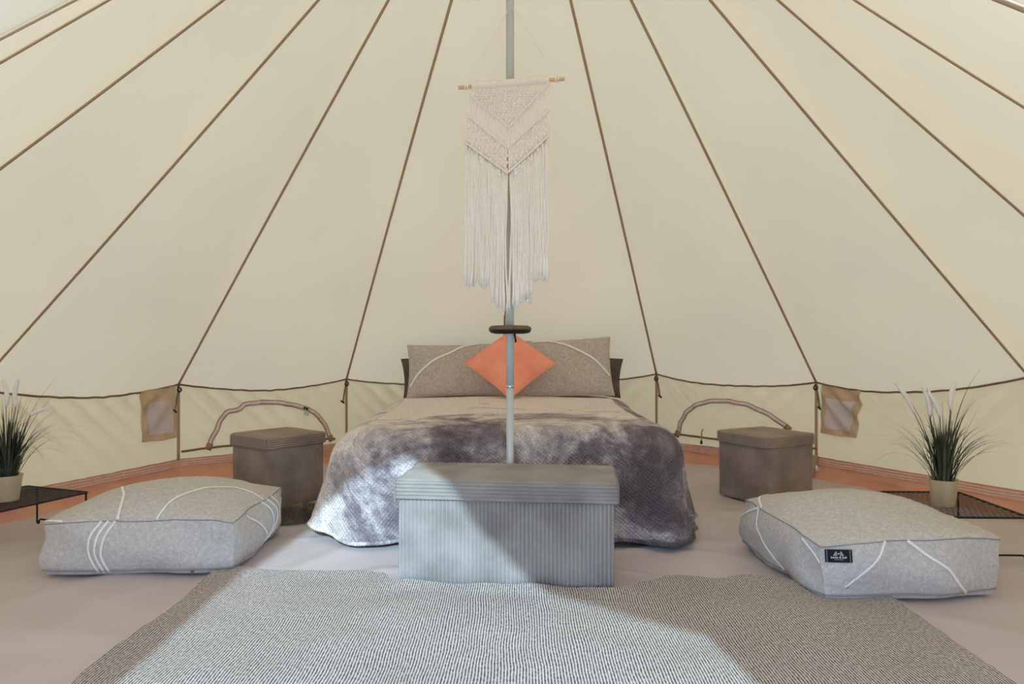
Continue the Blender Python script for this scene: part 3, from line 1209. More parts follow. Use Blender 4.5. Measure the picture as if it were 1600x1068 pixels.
def place(o, rx, rz, ry=0.0):
    o.rotation_euler = (Matrix.Rotation(math.radians(rz), 3, 'Z') @ Matrix.Rotation(math.radians(rx), 3, 'X') @ Matrix.Rotation(math.radians(ry), 3, 'Y')).to_euler()


def stripe(S, path, root, w=0.012, name='stripe', off=0.002, nrm=None):
    pts = [S(u, v, -1) for u, v in resample(path, 40)]
    sides, ns = [], []
    us = resample(path, 40)
    for i, (u, v) in enumerate(us):
        du = S(u + 0.01, v, -1) - S(u - 0.01, v, -1)
        dv = S(u, v + 0.01, -1) - S(u, v - 0.01, -1)
        nn = du.cross(dv).normalized()
        if nn.y > 0:
            nn = -nn
        t = (pts[min(i + 1, 40)] - pts[max(i - 1, 0)]).normalized()
        sides.append(t.cross(nn))
        ns.append(nn)
    MB().ribbon([p + n_ * off for p, n_ in zip(pts, ns)], sides, ns, w, 0.004).build(name, M['white'], root)


for (x, y, z, rz, ry, seed, lab) in ((-0.437, 4.95, 0.638, 3, -6, 3, 'dark brown pillow standing behind the left striped cushion'),
                                     (0.437, 4.95, 0.638, -3, 6, 8, 'dark brown pillow standing behind the right striped cushion')):
    t = thing('pillow', lab, 'pillow', (x, y, z), 0, 'dark pillows at the head')
    place(t, -26, rz, ry)
    pillow(t, 0.67, 0.30, 0.13, M['darkpillow'], seed=seed, wrinkle=0.010)

t = thing('cushion', 'wide taupe linen cushion with curved white line, left of the coral one', 'cushion', (-0.372, 4.80, 0.668), 0, 'taupe striped cushions')
place(t, -20, 2, -1.5)
S, o = pillow(t, 0.69, 0.385, 0.13, M['cushion'], seed=1, pw=3.0)
stripe(S, [(-0.94, -0.62), (-0.75, -0.15), (-0.45, 0.28), (-0.15, 0.52), (0.12, 0.80), (0.45, 0.93)], t, 0.014)
t = thing('cushion', 'wide taupe linen cushion with curved white line, right of the coral one', 'cushion', (0.345, 4.80, 0.684), 0, 'taupe striped cushions')
place(t, -20, -3, -2.5)
S, o = pillow(t, 0.68, 0.425, 0.13, M['cushion'], seed=5, pw=3.0)
stripe(S, [(-0.60, 0.86), (-0.28, 0.88), (0.05, 0.72), (0.38, 0.42), (0.66, 0.12), (0.95, -0.38)], t, 0.014)

t = thing('cushion', 'small coral square cushion set on its corner in front of the taupe cushions', 'cushion', (-0.012, 4.55, 0.722))
place(t, -44, 0, 45)
S, o = pillow(t, 0.425, 0.425, 0.15, M['coral'], seed=9, wrinkle=0.005, pw=2.2)
edge = []
for i in range(80):
    q = i / 80 * 4
    s_, f = int(q), q - int(q)
    u, v = ((2 * f - 1, -1), (1, 2 * f - 1), (1 - 2 * f, 1), (-1, 1 - 2 * f))[s_]
    edge.append(S(u, v, -1))
edge.append(edge[0])
MB().tube(edge, 0.0035, 5, cap=False).build('edging', M['coralpipe'], t)


# ---------------------------------------------------------------- floor poufs
def pouf(root, a, b, h, dome, seed, stripes, round_=0.05):
    """box cushion: half sizes a, b, height h; returns surface function"""
    def P(x, y, z):
        """x, y in -1..1, z in 0..1 on the box surface"""
        px, py = a * x, b * y
        # soft pinched corners, swelling sides
        side = math.sin(PI * min(1, max(0, z)))
        px += (0.030 * side * (1 - y * y)) * (x if abs(x) > 0.999 else x ** 3)
        py += (0.030 * side * (1 - x * x)) * (y if abs(y) > 0.999 else y ** 3)
        c = (abs(x) ** 4) * (abs(y) ** 4)
        px *= 1 - 0.035 * c
        py *= 1 - 0.035 * c
        pz = h * z
        if z > 0.5:
            pz += dome * (1 - x * x) ** 0.8 * (1 - y * y) ** 0.8 * (z - 0.5) * 2
            pz -= 0.012 * (abs(x * y) ** 3) * (z - 0.5) * 2
        bot = max(0.0, 0.3 - z) / 0.3
        px *= 1 - 0.05 * bot ** 2
        py *= 1 - 0.05 * bot ** 2
        w = Vector((nz(px * 6 + seed, py * 6, pz * 9), nz(px * 6, py * 6 + seed, pz * 9 + 3), nz(px * 5, py * 5, seed + 1.5)))
        w2 = nz(px * 18 + seed, py * 18, pz * 14)
        amp = 0.024 * (0.22 + 0.75 * max(abs(x), abs(y)) ** 2)
        return Vector((px + w.x * amp + 0.003 * w2, py + w.y * amp, max(0.002 if z < 0.02 else 0.0, pz + w.z * 0.010 * (1 if z > 0.3 else 0.2) + (0.0025 * w2 if z > 0.5 else 0))))

    def F(face, u, v):
        """u, v in 0..1; faces: top, front, right, left, back"""
        x, y = 2 * u - 1, 2 * v - 1
        if face == 'top':
            return P(x, y, 1)
        if face == 'front':
            return P(x, -1, v)
        if face == 'back':
            return P(-x, 1, v)
        if face == 'right':
            return P(1, x, v)
        return P(-1, -x, v)
    mb = MB()
    for f in ('top', 'front', 'right', 'left', 'back'):
        if f == 'top':
            mb.grid(44, 44, lambda u, v: F('top', u, v))
        else:
            mb.grid(44, 20, lambda u, v, f=f: F(f, u, 0.10 + 0.90 * v))
    mb.build('cover', M['pouf'], root)
    mb = MB()
    mb.grid(24, 24, lambda u, v: P(2 * u - 1, 2 * v - 1, 0.0), flip=True)
    for f in ('front', 'right', 'left', 'back'):
        mb.grid(40, 3, lambda u, v, f=f: F(f, u, 0.0 + 0.105 * v) + Vector((0, 0, 0.0)))
    mb.build('base_panel', M['poufbase'], root)
    loop = [('front', 0, 1), ('right', 0, 1), ('back', 0, 1), ('left', 0, 1)]
    pts = []
    for f, _, _ in loop:
        pts += [F(f, i / 30, 0.985) + Vector((0, 0, -0.001)) for i in range(30)]
    pts.append(pts[0])
    MB().tube(pts, 0.0024, 5, cap=False).build('top_seam', M['poufseam'], root)
    pts = []
    for f, _, _ in loop:
        for i in range(30):
            q = F(f, i / 30, 0.11)
            pts.append(q + Vector((q.x, q.y, 0)).normalized() * 0.001)
    pts.append(pts[0])
    MB().tube(pts, 0.004, 5, cap=False).build('zip_seam', M['poufseam'], root)
    for (f, path) in stripes:
        us = resample(path, 40)
        pts = [F(f, u, v) for u, v in us]
        sides, ns = [], []
        for i, (u, v) in enumerate(us):
            e = 0.02
            u0, u1, v0, v1 = max(0, u - e), min(1, u + e), max(0, v - e), min(1, v + e)
            nn = (F(f, u1, v) - F(f, u0, v)).cross(F(f, u, v1) - F(f, u, v0)).normalized()
            t = (pts[min(i + 1, 40)] - pts[max(i - 1, 0)]).normalized()
            sides.append(t.cross(nn))
            ns.append(nn)
        MB().ribbon([p + n_ * 0.0015 for p, n_ in zip(pts, ns)], sides, ns, 0.0098, 0.0024).build('stripe', M['white'], root)
    return F


pl = thing('floor_pouf', 'square grey woven floor cushion with white arc and triple lines, left of the rug', 'floor cushion', (-1.385, 2.89, 0.004), math.radians(2), 'grey floor poufs')
F = pouf(pl, 0.355, 0.31, 0.205, 0.085, 2.0, [
    ('front', [(0.33, 0.98), (0.29, 0.7), (0.265, 0.4), (0.29, 0.08)]),
    ('front', [(0.36, 0.98), (0.32, 0.7), (0.295, 0.4), (0.32, 0.08)]),
    ('front', [(0.39, 0.98), (0.35, 0.7), (0.325, 0.4), (0.35, 0.08)]),
    ('top', [(0.58, 0.0), (0.64, 0.22), (0.76, 0.44), (0.90, 0.52), (1.0, 0.50)]),
    ('top', [(0.40, 0.0), (0.34, 0.2), (0.24, 0.42)]),
    ('top', [(0.0, 0.03), (0.12, 0.0)]),
    ('right', [(0.46, 0.98), (0.56, 0.7), (0.56, 0.4), (0.44, 0.08)]),
    ('right', [(0.54, 0.98), (0.64, 0.7), (0.64, 0.4), (0.52, 0.08)]),
    ('right', [(0.62, 0.98), (0.72, 0.7), (0.72, 0.4), (0.60, 0.08)]),
    ('right', [(0.22, 0.9), (0.36, 0.6), (0.46, 0.35)]),
    ('right', [(0.99, 0.75), (0.85, 0.4), (0.64, 0.08)]),
])
q = F('front', 0.80, 0.06) + Vector((0, -0.004, 0))
MB().ribbon([q + Vector((0, 0, 0.012)), q, q + Vector((0, -0.004, -0.010))], [Vector((1, 0, 0))] * 3, [Vector((0, -1, 0))] * 3, [0.012, 0.008, 0.006], 0.005).build('zip_pull', M['shelfbrown'], pl)

pr = thing('floor_pouf', 'square grey woven floor cushion with black label and diagonal white lines, right of the rug', 'floor cushion', (1.305, 2.665, 0.004), math.radians(5), 'grey floor poufs')
F = pouf(pr, 0.325, 0.335, 0.205, 0.075, 11.0, [
    ('front', [(0.36, 0.98), (0.24, 0.62), (0.12, 0.26)]),
    ('front', [(0.47, 0.98), (0.58, 0.66), (0.70, 0.34), (0.80, 0.09)]),
    ('left', [(0.86, 0.93), (0.94, 0.80), (0.995, 0.68)]),
    ('left', [(0.30, 0.98), (0.40, 0.6), (0.60, 0.12)]),
    ('left', [(0.30, 0.98), (0.14, 0.75), (0.02, 0.58)]),
    ('top', [(0.0, 0.66), (0.07, 0.84), (0.22, 0.99)]),
])
# sewn brand label
lu0, lu1, lv0, lv1 = 0.015, 0.165, 0.66, 0.99
c00, c10, c01 = F('front', lu0, lv0), F('front', lu1, lv0), F('front', lu0, lv1)
ex = (c10 - c00).normalized()
ez = (c01 - c00 - ex * (c01 - c00).dot(ex)).normalized()
en = ex.cross(ez).normalized()
lc = (F('front', lu0, lv0) + F('front', lu1, lv0) + F('front', lu0, lv1) + F('front', lu1, lv1)) / 4
LW, LH = 0.082, 0.042


def LP(x, y, off):
    q = F('front', (lu0 + lu1) / 2 + x * 0.15 / LW * 1.0, (lv0 + lv1) / 2 + y * 0.33 / 0.062)
    return lc + ex * x + ez * y + en * (off + 0.009)


mb = MB()
mb.ribbon([LP(-LW / 2, 0, 0), LP(0, 0, 0.001), LP(LW / 2, 0, 0)], [ez] * 3, [en] * 3, LH, 0.003)
lab = mb.build('label_patch', M['labelblack'], pr, smooth=False, label='black woven brand label with two white peaks and lettering')
for x in (-0.0355, 0.0345):
    mb = MB()
    mb.ribbon([LP(x, -LH / 2, 0.004), LP(x, LH / 2, 0.004)], [ex] * 2, [en] * 2, 0.0018, 0.0006)
    mb.build('label_border', M['labelgrey'], lab, smooth=False)
mb = MB()
for x0 in (-0.007, 0.007):
    s_ = -1 if x0 < 0 else 1
    tri = [(x0 - 0.002, 0.0155), (x0 + 0.002, 0.0155), (x0 + (0.0035 if s_ < 0 else 0.0105), 0.001), (x0 - (0.0105 if s_ < 0 else 0.0035), 0.001)]
    vs = [LP(x, y, 0.0048) for x, y in tri] + [LP(x, y, 0.0040) for x, y in tri]
    mb.add(vs, [(3, 2, 1, 0), (0, 1, 5, 4), (1, 2, 6, 5), (2, 3, 7, 6), (3, 0, 4, 7)])
mb.build('mountain_emblem', M['labelgrey'], lab, smooth=False)
mb = MB()
vs = [LP(0.0022 * math.cos(2 * PI * i / 10), 0.0085 + 0.0022 * math.sin(2 * PI * i / 10), 0.0052) for i in range(10)]
mb.add(vs, [tuple(range(10))])
mb.build('emblem_dot', M['labelwhite'], lab, smooth=False)


def lettering(text, size, cx, cy, m, name):
    cu = bpy.data.curves.new('lettering', 'FONT')
    cu.body = text
    cu.size = size
    cu.align_x = 'CENTER'
    cu.align_y = 'CENTER'
    cu.offset = size * 0.012
    tmp = bpy.data.objects.new('lettering', cu)
    C.objects.link(tmp)
    dg = bpy.context.evaluated_depsgraph_get()
    me = bpy.data.meshes.new_from_object(tmp.evaluated_get(dg))
    bpy.data.objects.remove(tmp)
    mb_ = MB()
    mb_.add([LP(cx + v.co.x, cy + v.co.y, 0.0048) for v in me.vertices], [tuple(p.vertices) for p in me.polygons])
    return mb_.build(name, m, lab, smooth=False)


lettering('boma & bell', 0.0100, 0.0, -0.0040, M['labelwhite'], 'brand_lettering')
mb = MB()
for x0, x1 in ((-0.013, -0.004), (-0.002, 0.002), (0.004, 0.013)):
    mb.ribbon([LP(x0, -0.0112, 0.0044), LP(x1, -0.0112, 0.0044)], [ez] * 2, [en] * 2, 0.0022, 0.0005)
mb.build('small_print_line', M['labelgrey'], lab, smooth=False)

# ---------------------------------------------------------------- centre pole and what is on it
PX, PY = -0.008, 2.872
pole = thing('centre_pole', 'tall galvanised metal pole in the middle of the tent', 'pole', (PX, PY, 0.0))
MB().lathe([(0.0150, 0.012), (0.0150, 0.675)], 28).build('lower_tube', M['steel'], pole)
MB().lathe([(0.0163, 0.674), (0.0172, 0.676), (0.0172, 0.682), (0.0163, 0.684)], 28).build('joint_ring', M['chrome'], pole)
MB().lathe([(0.0162, 0.683), (0.0162, 1.47)], 28).build('middle_tube', M['steel'], pole)
MB().lathe([(0.0163, 1.469), (0.0174, 1.472), (0.0174, 1.482), (0.0163, 1.485)], 28).build('joint_ring', M['chrome'], pole)
MB().lathe([(0.0168, 1.484), (0.0168, 3.13)], 28).build('upper_tube', M['steel'], pole)
MB().lathe([(0.030, 0.004), (0.030, 0.012), (0.02, 0.016)], 28).build('foot_plate', M['steel'], pole)
MB().lathe([(0.0172, 3.10), (0.025, 3.12), (0.025, 3.14), (0.01, 3.15)], 28).build('pole_cap', M['black'], pole)

disc = thing('pole_disc', 'round flat brown and black disc clamped around the metal pole above the bed', 'disc', (PX, PY, 0.893))
prof = [(0.0175, 0.020), (0.060, 0.020), (0.078, 0.0185), (0.086, 0.0145), (0.0865, 0.012)]
MB().lathe([(0.0172, 0.0345), (0.05, 0.0345), (0.074, 0.033), (0.084, 0.028), (0.0868, 0.022), (0.0868, 0.0165), (0.0172, 0.0165)], 48).build('rim', M['shelfbrown'], disc)
MB().lathe([(0.0172, 0.0160), (0.0852, 0.0160), (0.0852, 0.011), (0.078, 0.004), (0.06, 0.0), (0.0172, 0.0)], 48).build('underside', M['black'], disc)
mb = MB()
mb.tube([(0.018, -0.022, 0.0), (0.020, -0.024, -0.012), (0.024, -0.022, -0.030), (0.020, -0.022, -0.034)], 0.004, 6)
mb.build('hook', M['black'], disc)

# ---------------------------------------------------------------- macrame wall hanging
MY = 2.812
KX = MY / 1100.0


def mp_(x, y, dy=0.0):
    """place on the hanging's plane, measured on the photograph"""
    return Vector(((x - 800) * KX, MY + dy, CAMZ + (534 - y) * KX))


mac = thing('macrame_hanging', 'off white knotted macrame hanging with long fringe on the pole', 'wall hanging', (0, MY, mp_(797, 130).z))


def loc(v):
    return Vector(v) - Vector((0, MY, mp_(797, 130).z))


def mb_local(mb_):
    z0 = mp_(797, 130).z
    mb_.v = [(x, y - MY, z - z0) for x, y, z in mb_.v]
    return mb_


dow = MB().tube([mp_(716, 137), mp_(740, 135), mp_(860, 125), mp_(882, 123)], 0.0075, 12)
smooth_by_angle(mb_local(dow).build('dowel', M['dowel'], mac))
# hanging cord, over the pole
cord = MB()
cord.tube([mp_(729, 136, -0.009), mp_(731, 128, -0.006), mp_(750, 95, 0.0), mp_(775, 48, 0.012), mp_(789, 18, 0.032), mp_(793, 8, 0.05), mp_(797, 4, 0.085),
           mp_(802, 6, 0.05), mp_(806, 12, 0.03), mp_(830, 55, 0.01), mp_(855, 98, 0.0), mp_(868, 118, -0.006), mp_(870, 125, -0.009)], 0.0027, 6)
mb_local(cord).build('hanging_cord', M['macrame'], mac)
for (x, y) in ((727, 136), (731, 136), (868, 124), (872, 124)):
    c = mp_(x, y)
    mb = MB()
    mb.tube([c + Vector((0, 0.0095 * math.cos(a), 0.0095 * math.sin(a))) for a in [2 * PI * i / 12 for i in range(13)]], 0.0026, 6, cap=False)
    mb_local(mb).build('cord_wrap', M['macrame'], mac)


def edgeL(y):
    t = (y - 134) / (222 - 134)
    return 737 + (724.5 - 737) * max(0, min(1.2, t))


def edgeR(y):
    return 858.5


def vline(x, yl, yt, yr, xt):
    """height of a V shaped cord at x"""
    if x < xt:
        xl = edgeL(yl)
        return yl + (yt - yl) * (x - xl) / (xt - xl)
    return yt + (yr - yt) * (x - xt) / (858.5 - xt)


V1 = lambda x: vline(x, 150, 200, 129, 795)
V2 = lambda x: vline(x, 181, 232, 172, 793)
V3 = lambda x: vline(x, 222, 271, 212, 793)
TOP = lambda x: 135.0 - (x - 737) * 0.0835


def ctr(x):
    """cords spread slightly from top to bottom on the left"""
    return x


# vertical cords of the panel, one beside the other
NC = 52
band = MB()
for i in range(NC):
    f = (i + 0.5) / NC
    pts = []
    for j in range(9):
        s = j / 8
        ytop = TOP(737 + f * 121.5) + 1
        x = (edgeL(ytop) * (1 - f) + edgeR(0) * f)
        yb = V3(max(edgeL(222), min(858, 724.5 + f * 134)))
        y = ytop + (yb - ytop) * s
        x = edgeL(y) * (1 - f) + edgeR(y) * f
        if 0.49 < f < 0.53 and y > 233:
            x += (-1.3 if f < 0.512 else 1.6) * min(1, (y - 233) / 8)
        pts.append(mp_(x, y, 0.0015 * math.sin(i * 2.1 + j)))
    band.tube(pts, 0.0037, 6)
mb_local(band).build('woven_cords', M['macrame'], mac)
# lark's head knots on the dowel
mb = MB()
for i in range(40):
    x = 738.5 + 118 * i / 39
    c = mp_(x, TOP(x) - 1.0)
    mb.tube([c + Vector((0, 0.0105 * math.cos(a), 0.0105 * math.sin(a))) for a in [2 * PI * q / 10 for q in range(11)]], 0.0048, 6, cap=False)
mb_local(mb).build('top_knots', M['macrame'], mac)


def knot(mb_, c, rx, rz, ry):
    vs, fs = [], []
    nu, nv = 8, 5
    for j in range(nv + 1):
        th = PI * j / nv
        for i in range(nu):
            ph = 2 * PI * i / nu
            vs.append((c.x + rx * math.sin(th) * math.cos(ph), c.y + ry * math.sin(th) * math.sin(ph), c.z + rz * math.cos(th)))
    for j in range(nv):
        for i in range(nu):
            fs.append((j * nu + i, j * nu + (i + 1) % nu, (j + 1) * nu + (i + 1) % nu, (j + 1) * nu + i))
    mb_.add(vs, fs)


mb = MB()
row = 0
y = 141.0
while y < 198:
    x = 739 + (3.1 if row % 2 else 0)
    while x < 857:
        if TOP(x) + 4 < y < V1(x) - 2.5:
            knot(mb, mp_(x, y, -0.0045), 0.0062, 0.0056, 0.0052)
        x += 6.2
    y += 4.3
    row += 1
mb_local(mb).build('diamond_net', M['macrame'], mac)
mb = MB()
row = 0
y = 176.0
while y < 268:
    x = 727 + (3.6 if row % 2 else 0)
    while x < 857:
        if V2(x) + 4 < y < V3(x) - 3 and x > edgeL(y) + 2 and abs(x - 796) > 4:
            knot(mb, mp_(x + random.uniform(-.6, .6), y, -0.0042), 0.0056, 0.0072, 0.0040)
        x += 7.2
    y += 5.6
    row += 1
mb_local(mb).build('square_knots', M['macrame'], mac)
for Vf, yl, yr in ((V1, 150, 129), (V2, 181, 172), (V3, 222, 212)):
    pts = []
    x0 = edgeL(yl)
    for i in range(25):
        x = x0 + (858.5 - x0) * i / 24
        pts.append(mp_(x, Vf(x), -0.0085))
    m_ = MB()
    m_.tube(pts, 0.0044, 7)
    # wrapped loops over the cord
    for i in range(46):
        x = x0 + (858.5 - x0) * (i + 0.5) / 46
        knot(m_, mp_(x, Vf(x), -0.0095), 0.0046, 0.0050, 0.0050)
    mb_local(m_).build('chevron_cord', M['macrame'], mac)

# fringe
rnd = random.Random(4)


def fringe_end(x):
    tab = [(720, 434), (728, 440), (738, 446), (750, 440), (762, 446), (766, 440), (770, 466), (780, 478), (788, 486), (796, 483), (802, 478), (810, 480), (818, 466),
           (828, 474), (834, 440), (846, 432), (855, 438), (862, 430)]
    return interp(tab, x) + rnd.uniform(-7, 3)


NF = 66
for i in range(NF):
    f = (i + 0.5) / NF
    x0 = 726 + f * 131.5
    if abs(x0 - 794.5) < 1.2:
        continue
    y0 = V3(max(724.6, min(858, x0))) + 1
    y1 = fringe_end(x0)
    ph, ph2 = rnd.uniform(0, 6.28), rnd.uniform(0, 6.28)
    amp = rnd.uniform(0.5, 1.7)
    lean = (x0 - 794) * rnd.uniform(-0.02, 0.03) - 3.0 * (1 - f) ** 2 + (rnd.uniform(-3.0, 3.0) if rnd.random() < 0.35 else 0)
    # the strands part around the pole
    part = 3.4 * math.exp(-abs(x0 - 794.5) / 4.0) * (-1 if x0 < 794.5 else 1)
    dy = rnd.uniform(-0.006, 0.006)
    pts, rs = [], []
    n_ = 14
    for j in range(n_ + 1):
        s = j / n_
        y = y0 + (y1 - y0) * s
        x = x0 + lean * s * s + amp * math.sin(ph + s * 7) * s ** 0.7 + 0.6 * math.sin(ph2 + s * 17) * s
        x += part * math.sin(PI * min(1, s * 1.15)) * (1.0 if s < 0.87 else 1.0)
        pts.append(mp_(x, y, dy * s + 0.002 * math.sin(ph2 + 5 * s)))
        rs.append(0.0036 * (0.92 + 0.1 * math.sin(ph + 40 * s)) if s < 0.9 else 0.0036 + 0.0022 * (s - 0.9) / 0.1)
    m_ = MB().tube(pts, rs, 6)
    e_ = pts[-1]
    for q in range(4):
        m_.tube([e_ + Vector((0, 0, 0.002)), e_ + Vector((rnd.uniform(-0.006, 0.006), rnd.uniform(-.004, .004), -rnd.uniform(0.006, 0.018)))], [0.0022, 0.0006], 4)
    mb_local(m_).build('fringe_strand', M['macrame'], mac)
for i in range(28):
    x0 = rnd.choice([rnd.uniform(727, 788), rnd.uniform(800, 857)])
    y0 = V3(x0) + 2
    m_ = MB()
    for q in range(2):
        knot(m_, mp_(x0 + rnd.uniform(-1, 1), y0 + 4 + 6 * q, -0.005), 0.0052, 0.0085, 0.0045)
    mb_local(m_).build('fringe_knot', M['macrame'], mac)


# ---------------------------------------------------------------- black mesh tray tables
def mesh_table(root, w, d, h, leg_x):
    """corner at the local origin, extends to +X and +Y; expanded metal top"""
    mb = MB()
    px, py, bar = 0.021, 0.0215, 0.0050
    nx, ny = int(w / px), int(d / py)
    for j in range(ny):
        y = (j + 0.5) * d / ny
        a = d / ny * 0.52
        pts = []
        for i in range(2 * nx + 1):
            ph = (i + j) % 2
            pts.append(Vector((i * w / (2 * nx), y + (a if ph else -a) * 0.92, h)))
        mb.ribbon(pts, [Vector((0, 1, 0))] * len(pts), [Vector((0, 0, 1))] * len(pts), bar, 0.0025)
    mb.build('mesh_top', M['blackmetal'], root, smooth=False, kind='stuff')
    mb = MB()
    r = 0.0045
    c = 0.012
    pts = []
    for (cx, cy, a0) in ((w - c, c, -PI / 2), (w - c, d - c, 0), (c, d - c, PI / 2), (c, c, PI)):
        for i in range(4):
            a = a0 + PI / 2 * i / 3
            pts.append((cx + c * math.cos(a), cy + c * math.sin(a), h))
    pts.append(pts[0])
    MB().tube(pts, r, 6, cap=False).build('frame', M['blackmetal'], root)
    for yy in (0.006, d - 0.006):
        x0, x1 = leg_x
        L = [(x0, yy, h - 0.003), (x0, yy, 0.012), (x0 + 0.003, yy, 0.007), (x0 + 0.009, yy, 0.005), (x0 + 0.013, yy, 0.009), (x0 + 0.015, yy, 0.020), (x0 + 0.022, yy, 0.026)]
        Rr = [(x1 - (p[0] - x0), p[1], p[2]) for p in L][::-1]
        MB().tube(L + Rr, 0.0042, 8).build('leg', M['blackmetal'], root)


tr = thing('tray_table', 'low black wire mesh tray table behind the right floor cushion', 'table', (1.66, 2.745, 0.004), math.radians(-2.0), 'black mesh tables')
mesh_table(tr, 0.355, 0.47, 0.173, (0.010, 0.350))
e1 = Vector((0.937, -0.35, 0))
ang = math.atan2(-0.35, 0.937)
e1 = Vector((math.cos(ang), math.sin(ang), 0))
e2 = Vector((-math.sin(ang), math.cos(ang), 0))
tip = Vector((-1.925, 3.20, 0))
corner = tip - e1 * 0.40 - e2 * 0.48
tl = thing('tray_table', 'low black wire mesh tray table behind the left floor cushion', 'table', (corner.x, corner.y, 0.004), ang, 'black mesh tables')
mesh_table(tl, 0.40, 0.48, 0.173, (0.075, 0.392))


# ---------------------------------------------------------------- potted grasses
def grass_plant(loc_, seed, label, heads, extra, leafmat):
    rn = random.Random(seed)
    t = thing('potted_grass', label, 'plant', loc_, 0, 'potted grasses')
    R, H = 0.056, 0.108
    prof = [(0.041, 0.0), (0.0425, 0.002), (0.0555, H - 0.004), (0.0565, H), (0.0535, H), (0.052, H - 0.012), (0.001, H - 0.014)]
    MB().lathe(prof, 40).build('pot', M['pot'], t)
    MB().tube([(0.0565 * math.cos(2 * PI * i / 40), 0.0565 * math.sin(2 * PI * i / 40), H - 0.001) for i in range(41)], 0.0022, 6, cap=False).build('pot_rim', M['potrim'], t)
    MB().lathe([(0.0505, H - 0.0135), (0.0505, H - 0.010), (0.03, H - 0.004), (0.001, H - 0.003)], 24).build('soil', M['soil'], t)

    def blade(az, lean, length, w, droop, m, r0, kink=0.0):
        ca, sa = math.cos(az), math.sin(az)
        pts, ws = [], []
        p = Vector((r0 * ca, r0 * sa, H - 0.012))
        th = lean
        n_ = 11
        for j in range(n_ + 1):
            s = j / n_
            pts.append(p.copy())
            ws.append(max(0.0006, w * (0.75 + 0.5 * s) * (1 - s ** 2.2)))
            th = lean + droop * s ** 1.7
            p = p + Vector((math.sin(th) * ca, math.sin(th) * sa, math.cos(th))) * (length / n_)
        side = Vector((-sa, ca, 0))
        mb_ = MB()
        vs = []
        for q, ww in zip(pts, ws):
            vs += [q - side * ww / 2, q + Vector((ca, sa, 0)) * ww * 0.22 * -1, q + side * ww / 2]
        fs = []
        for j in range(n_):
            fs += [(j * 3, j * 3 + 1, j * 3 + 4, j * 3 + 3), (j * 3 + 1, j * 3 + 2, j * 3 + 5, j * 3 + 4)]
        mb_.add(vs, fs)
        mb_.build('grass_blade', M[m], t)
        return pts
    for i in range(70):      # dense upright tuft
        blade(rn.uniform(0, 2 * PI), rn.uniform(0.0, 0.30), rn.uniform(0.15, 0.28), rn.uniform(0.006, 0.0105), rn.uniform(0.0, 0.5), rn.choice(['leaf', 'leafdark', 'leafdark']), rn.uniform(0.0, 0.042))
    for i in range(30):      # taller inner blades
        blade(rn.uniform(0, 2 * PI), rn.uniform(0.02, 0.22), rn.uniform(0.26, 0.38), rn.uniform(0.0042, 0.0065), rn.uniform(0.1, 0.6), rn.choice(['leaf', 'leafdark']), rn.uniform(0.0, 0.03))
    for i in range(42):      # long arching blades
        a = rn.choice([0, PI]) + rn.gauss(0, 0.6) if rn.random() < 0.7 else rn.uniform(0, 2 * PI)
        blade(a, rn.uniform(0.20, 0.60), rn.uniform(0.27, 0.40), rn.uniform(0.0048, 0.0066), rn.uniform(0.9, 2.1), rn.choice(['leaf', 'leaf', 'leafdark']), rn.uniform(0.01, 0.04))
    for (a, l, ln, dr) in extra:
        blade(a, l, ln, 0.0050, dr, 'leaf', 0.02)
    # feathery heads on thin stems
    for (dx, zb, dx2, zt, dyp) in heads:
        stem = MB().tube([(0.006 * (1 if dx > 0 else -1), 0, H - 0.01), (dx * 0.45, dyp * 0.5, (H + zb) / 2), (dx, dyp, zb)], 0.0015, 5).build('stem', M['leaf'], t)
        mb_ = MB()
        a_, b_ = Vector((dx, dyp, zb)), Vector((dx2, dyp, zt))
        pts, rs = [], []
        for j in range(11):
            s = j / 10
            p = a_.lerp(b_, s) + Vector((0.010 * math.sin(PI * s) * (1 if dx < 0 else -1), 0, 0))
            pts.append(p)
            rs.append(0.0018 + 0.0078 * math.sin(PI * min(1, 0.12 + s * 0.80)) ** 0.8)
        mb_.tube(pts, rs, 7)
        ax = (b_ - a_).normalized()
        for j in range(190):
            s = rn.random()
            i0 = min(9, int(s * 10))
            p = pts[i0].lerp(pts[i0 + 1], s * 10 - i0)
            d = Vector((rn.gauss(0, 1), rn.gauss(0, 1), 0)).normalized()
            l = rs[i0] + rn.uniform(0.002, 0.006)
            q = p + d * l + ax * rn.uniform(0.006, 0.014)
            sd_ = ax.cross(d).normalized() * 0.0007
            mb_.add([p - sd_, p + sd_, q], [(0, 1, 2)])
        mb_.build('plume', M['plume'], t)
    return t


heads_r = [(-0.122, 0.385, -0.198, 0.505, 0.0), (-0.050, 0.37, -0.082, 0.490, 0.01), (-0.020, 0.365, -0.070, 0.470, -0.01), (0.030, 0.40, 0.052, 0.515, 0.0), (-0.045, 0.36, -0.052, 0.484, 0.02), (0.040, 0.39, 0.058, 0.49, 0.012)]
extra_r = [(0.1, 0.40, 0.30, 1.5), (-0.1, 0.45, 0.33, 1.75), (0.05, 0.35, 0.36, 2.0), (0.3, 0.12, 0.52, 0.8), (PI, 0.42, 0.34, 1.1), (PI + .1, 0.48, 0.33, 1.5), (PI - .1, 0.38, 0.30, 1.9), (PI + .2, 0.25, 0.42, 0.55), (PI, 0.60, 0.36, 1.35)]
grass_plant((1.795, 2.93, 0.1815), 21, 'potted ornamental grass with cream plumes in a champagne pot on the right black table', heads_r, extra_r, 'leaf')
heads_l = [(-0.006, 0.40, -0.018, 0.515, 0.0), (0.030, 0.40, 0.040, 0.515, 0.01), (0.10, 0.365, 0.175, 0.395, 0.0), (-0.10, 0.38, -0.16, 0.48, 0.0)]
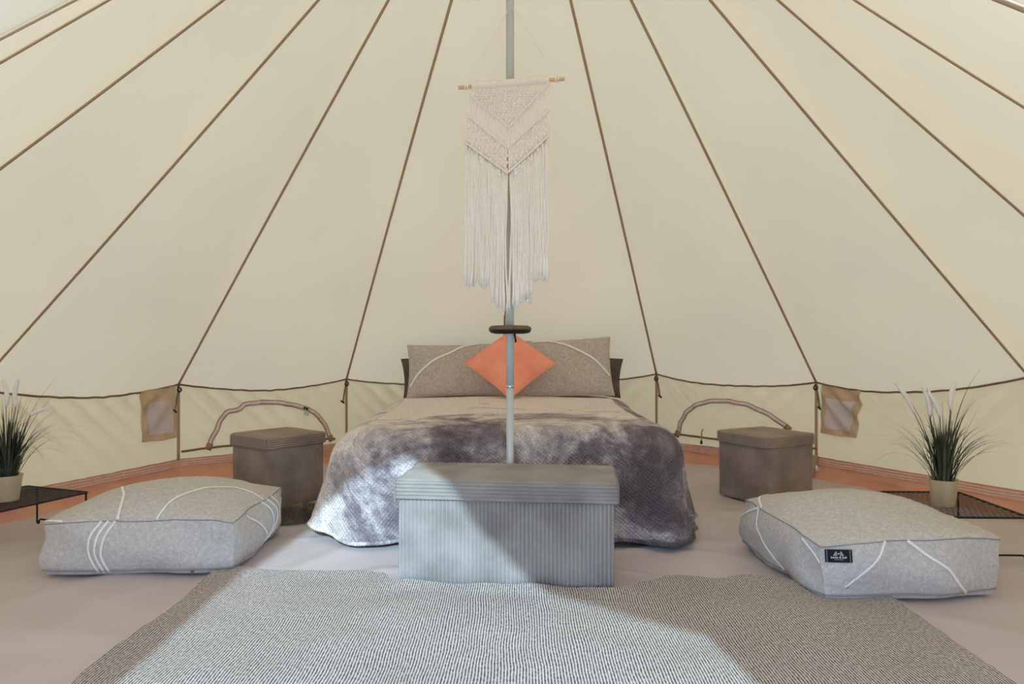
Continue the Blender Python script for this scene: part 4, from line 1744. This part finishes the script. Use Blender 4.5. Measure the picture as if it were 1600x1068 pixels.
extra_l = [(0.1, 0.40, 0.42, 1.35), (-0.1, 0.45, 0.42, 1.9), (0.05, 0.35, 0.45, 2.1), (0.2, 0.18, 0.52, 0.75), (0.0, 0.25, 0.46, 0.9), (0.3, 0.3, 0.40, 1.0), (-0.3, 0.42, 0.36, 1.2)]
grass_plant((-2.165, 3.02, 0.1815), 33, 'potted ornamental grass with cream plumes in a champagne pot on the left black table', heads_l, extra_l, 'leafdark')

# ---------------------------------------------------------------- fur rug beside the bed
fr = thing('fur_rug', 'small shaggy brown fur rug on the floor between left stool and bed', 'rug', (-1.035, 3.43, 0.0), math.radians(20))
rn = random.Random(5)


def fur_h(x, y):
    r = math.hypot(x / 0.17, y / 0.13)
    return 0.050 * max(0, 1 - r ** 3) ** 0.5 * (1 + 0.35 * nz(x * 14, y * 14, 3))


mb = MB()
mb.grid(36, 14, lambda u, v: (0.17 * v * math.cos(2 * PI * u) * (1 + 0.08 * math.sin(5 * 2 * PI * u)), 0.13 * v * math.sin(2 * PI * u), 0.010 + fur_h(0.17 * v * math.cos(2 * PI * u), 0.13 * v * math.sin(2 * PI * u))), close_u=True)
mb.grid(36, 1, lambda u, v: (0.17 * math.cos(2 * PI * u) * (1 + 0.08 * math.sin(5 * 2 * PI * u)), 0.13 * math.sin(2 * PI * u), 0.010 * v + 0.004 * (1 - v)), close_u=True)
mb.build('pelt', M['fur'], fr)
mb = MB()
for i in range(7000):
    r, a = math.sqrt(rn.random()) * 1.02, rn.uniform(0, 2 * PI)
    x, y = 0.17 * r * math.cos(a), 0.13 * r * math.sin(a)
    z = 0.008 + fur_h(x, y)
    d = Vector((math.cos(a) * 0.6 + rn.gauss(0, 0.5) + nz(x * 20, y * 20, 1), math.sin(a) * 0.6 + rn.gauss(0, 0.5) + nz(x * 20, y * 20, 7), 0.55)).normalized()
    l = rn.uniform(0.012, 0.028)
    p = Vector((x, y, z))
    q = p + d * l
    q.z = max(0.008, q.z - 0.006)
    s_ = d.cross(Vector((0, 0, 1))).normalized() * 0.0016
    mb.add([p - s_, p + s_, q], [(0, 1, 2)])
mb.build('fur_pile', M['fur'], fr, smooth=False, kind='stuff')
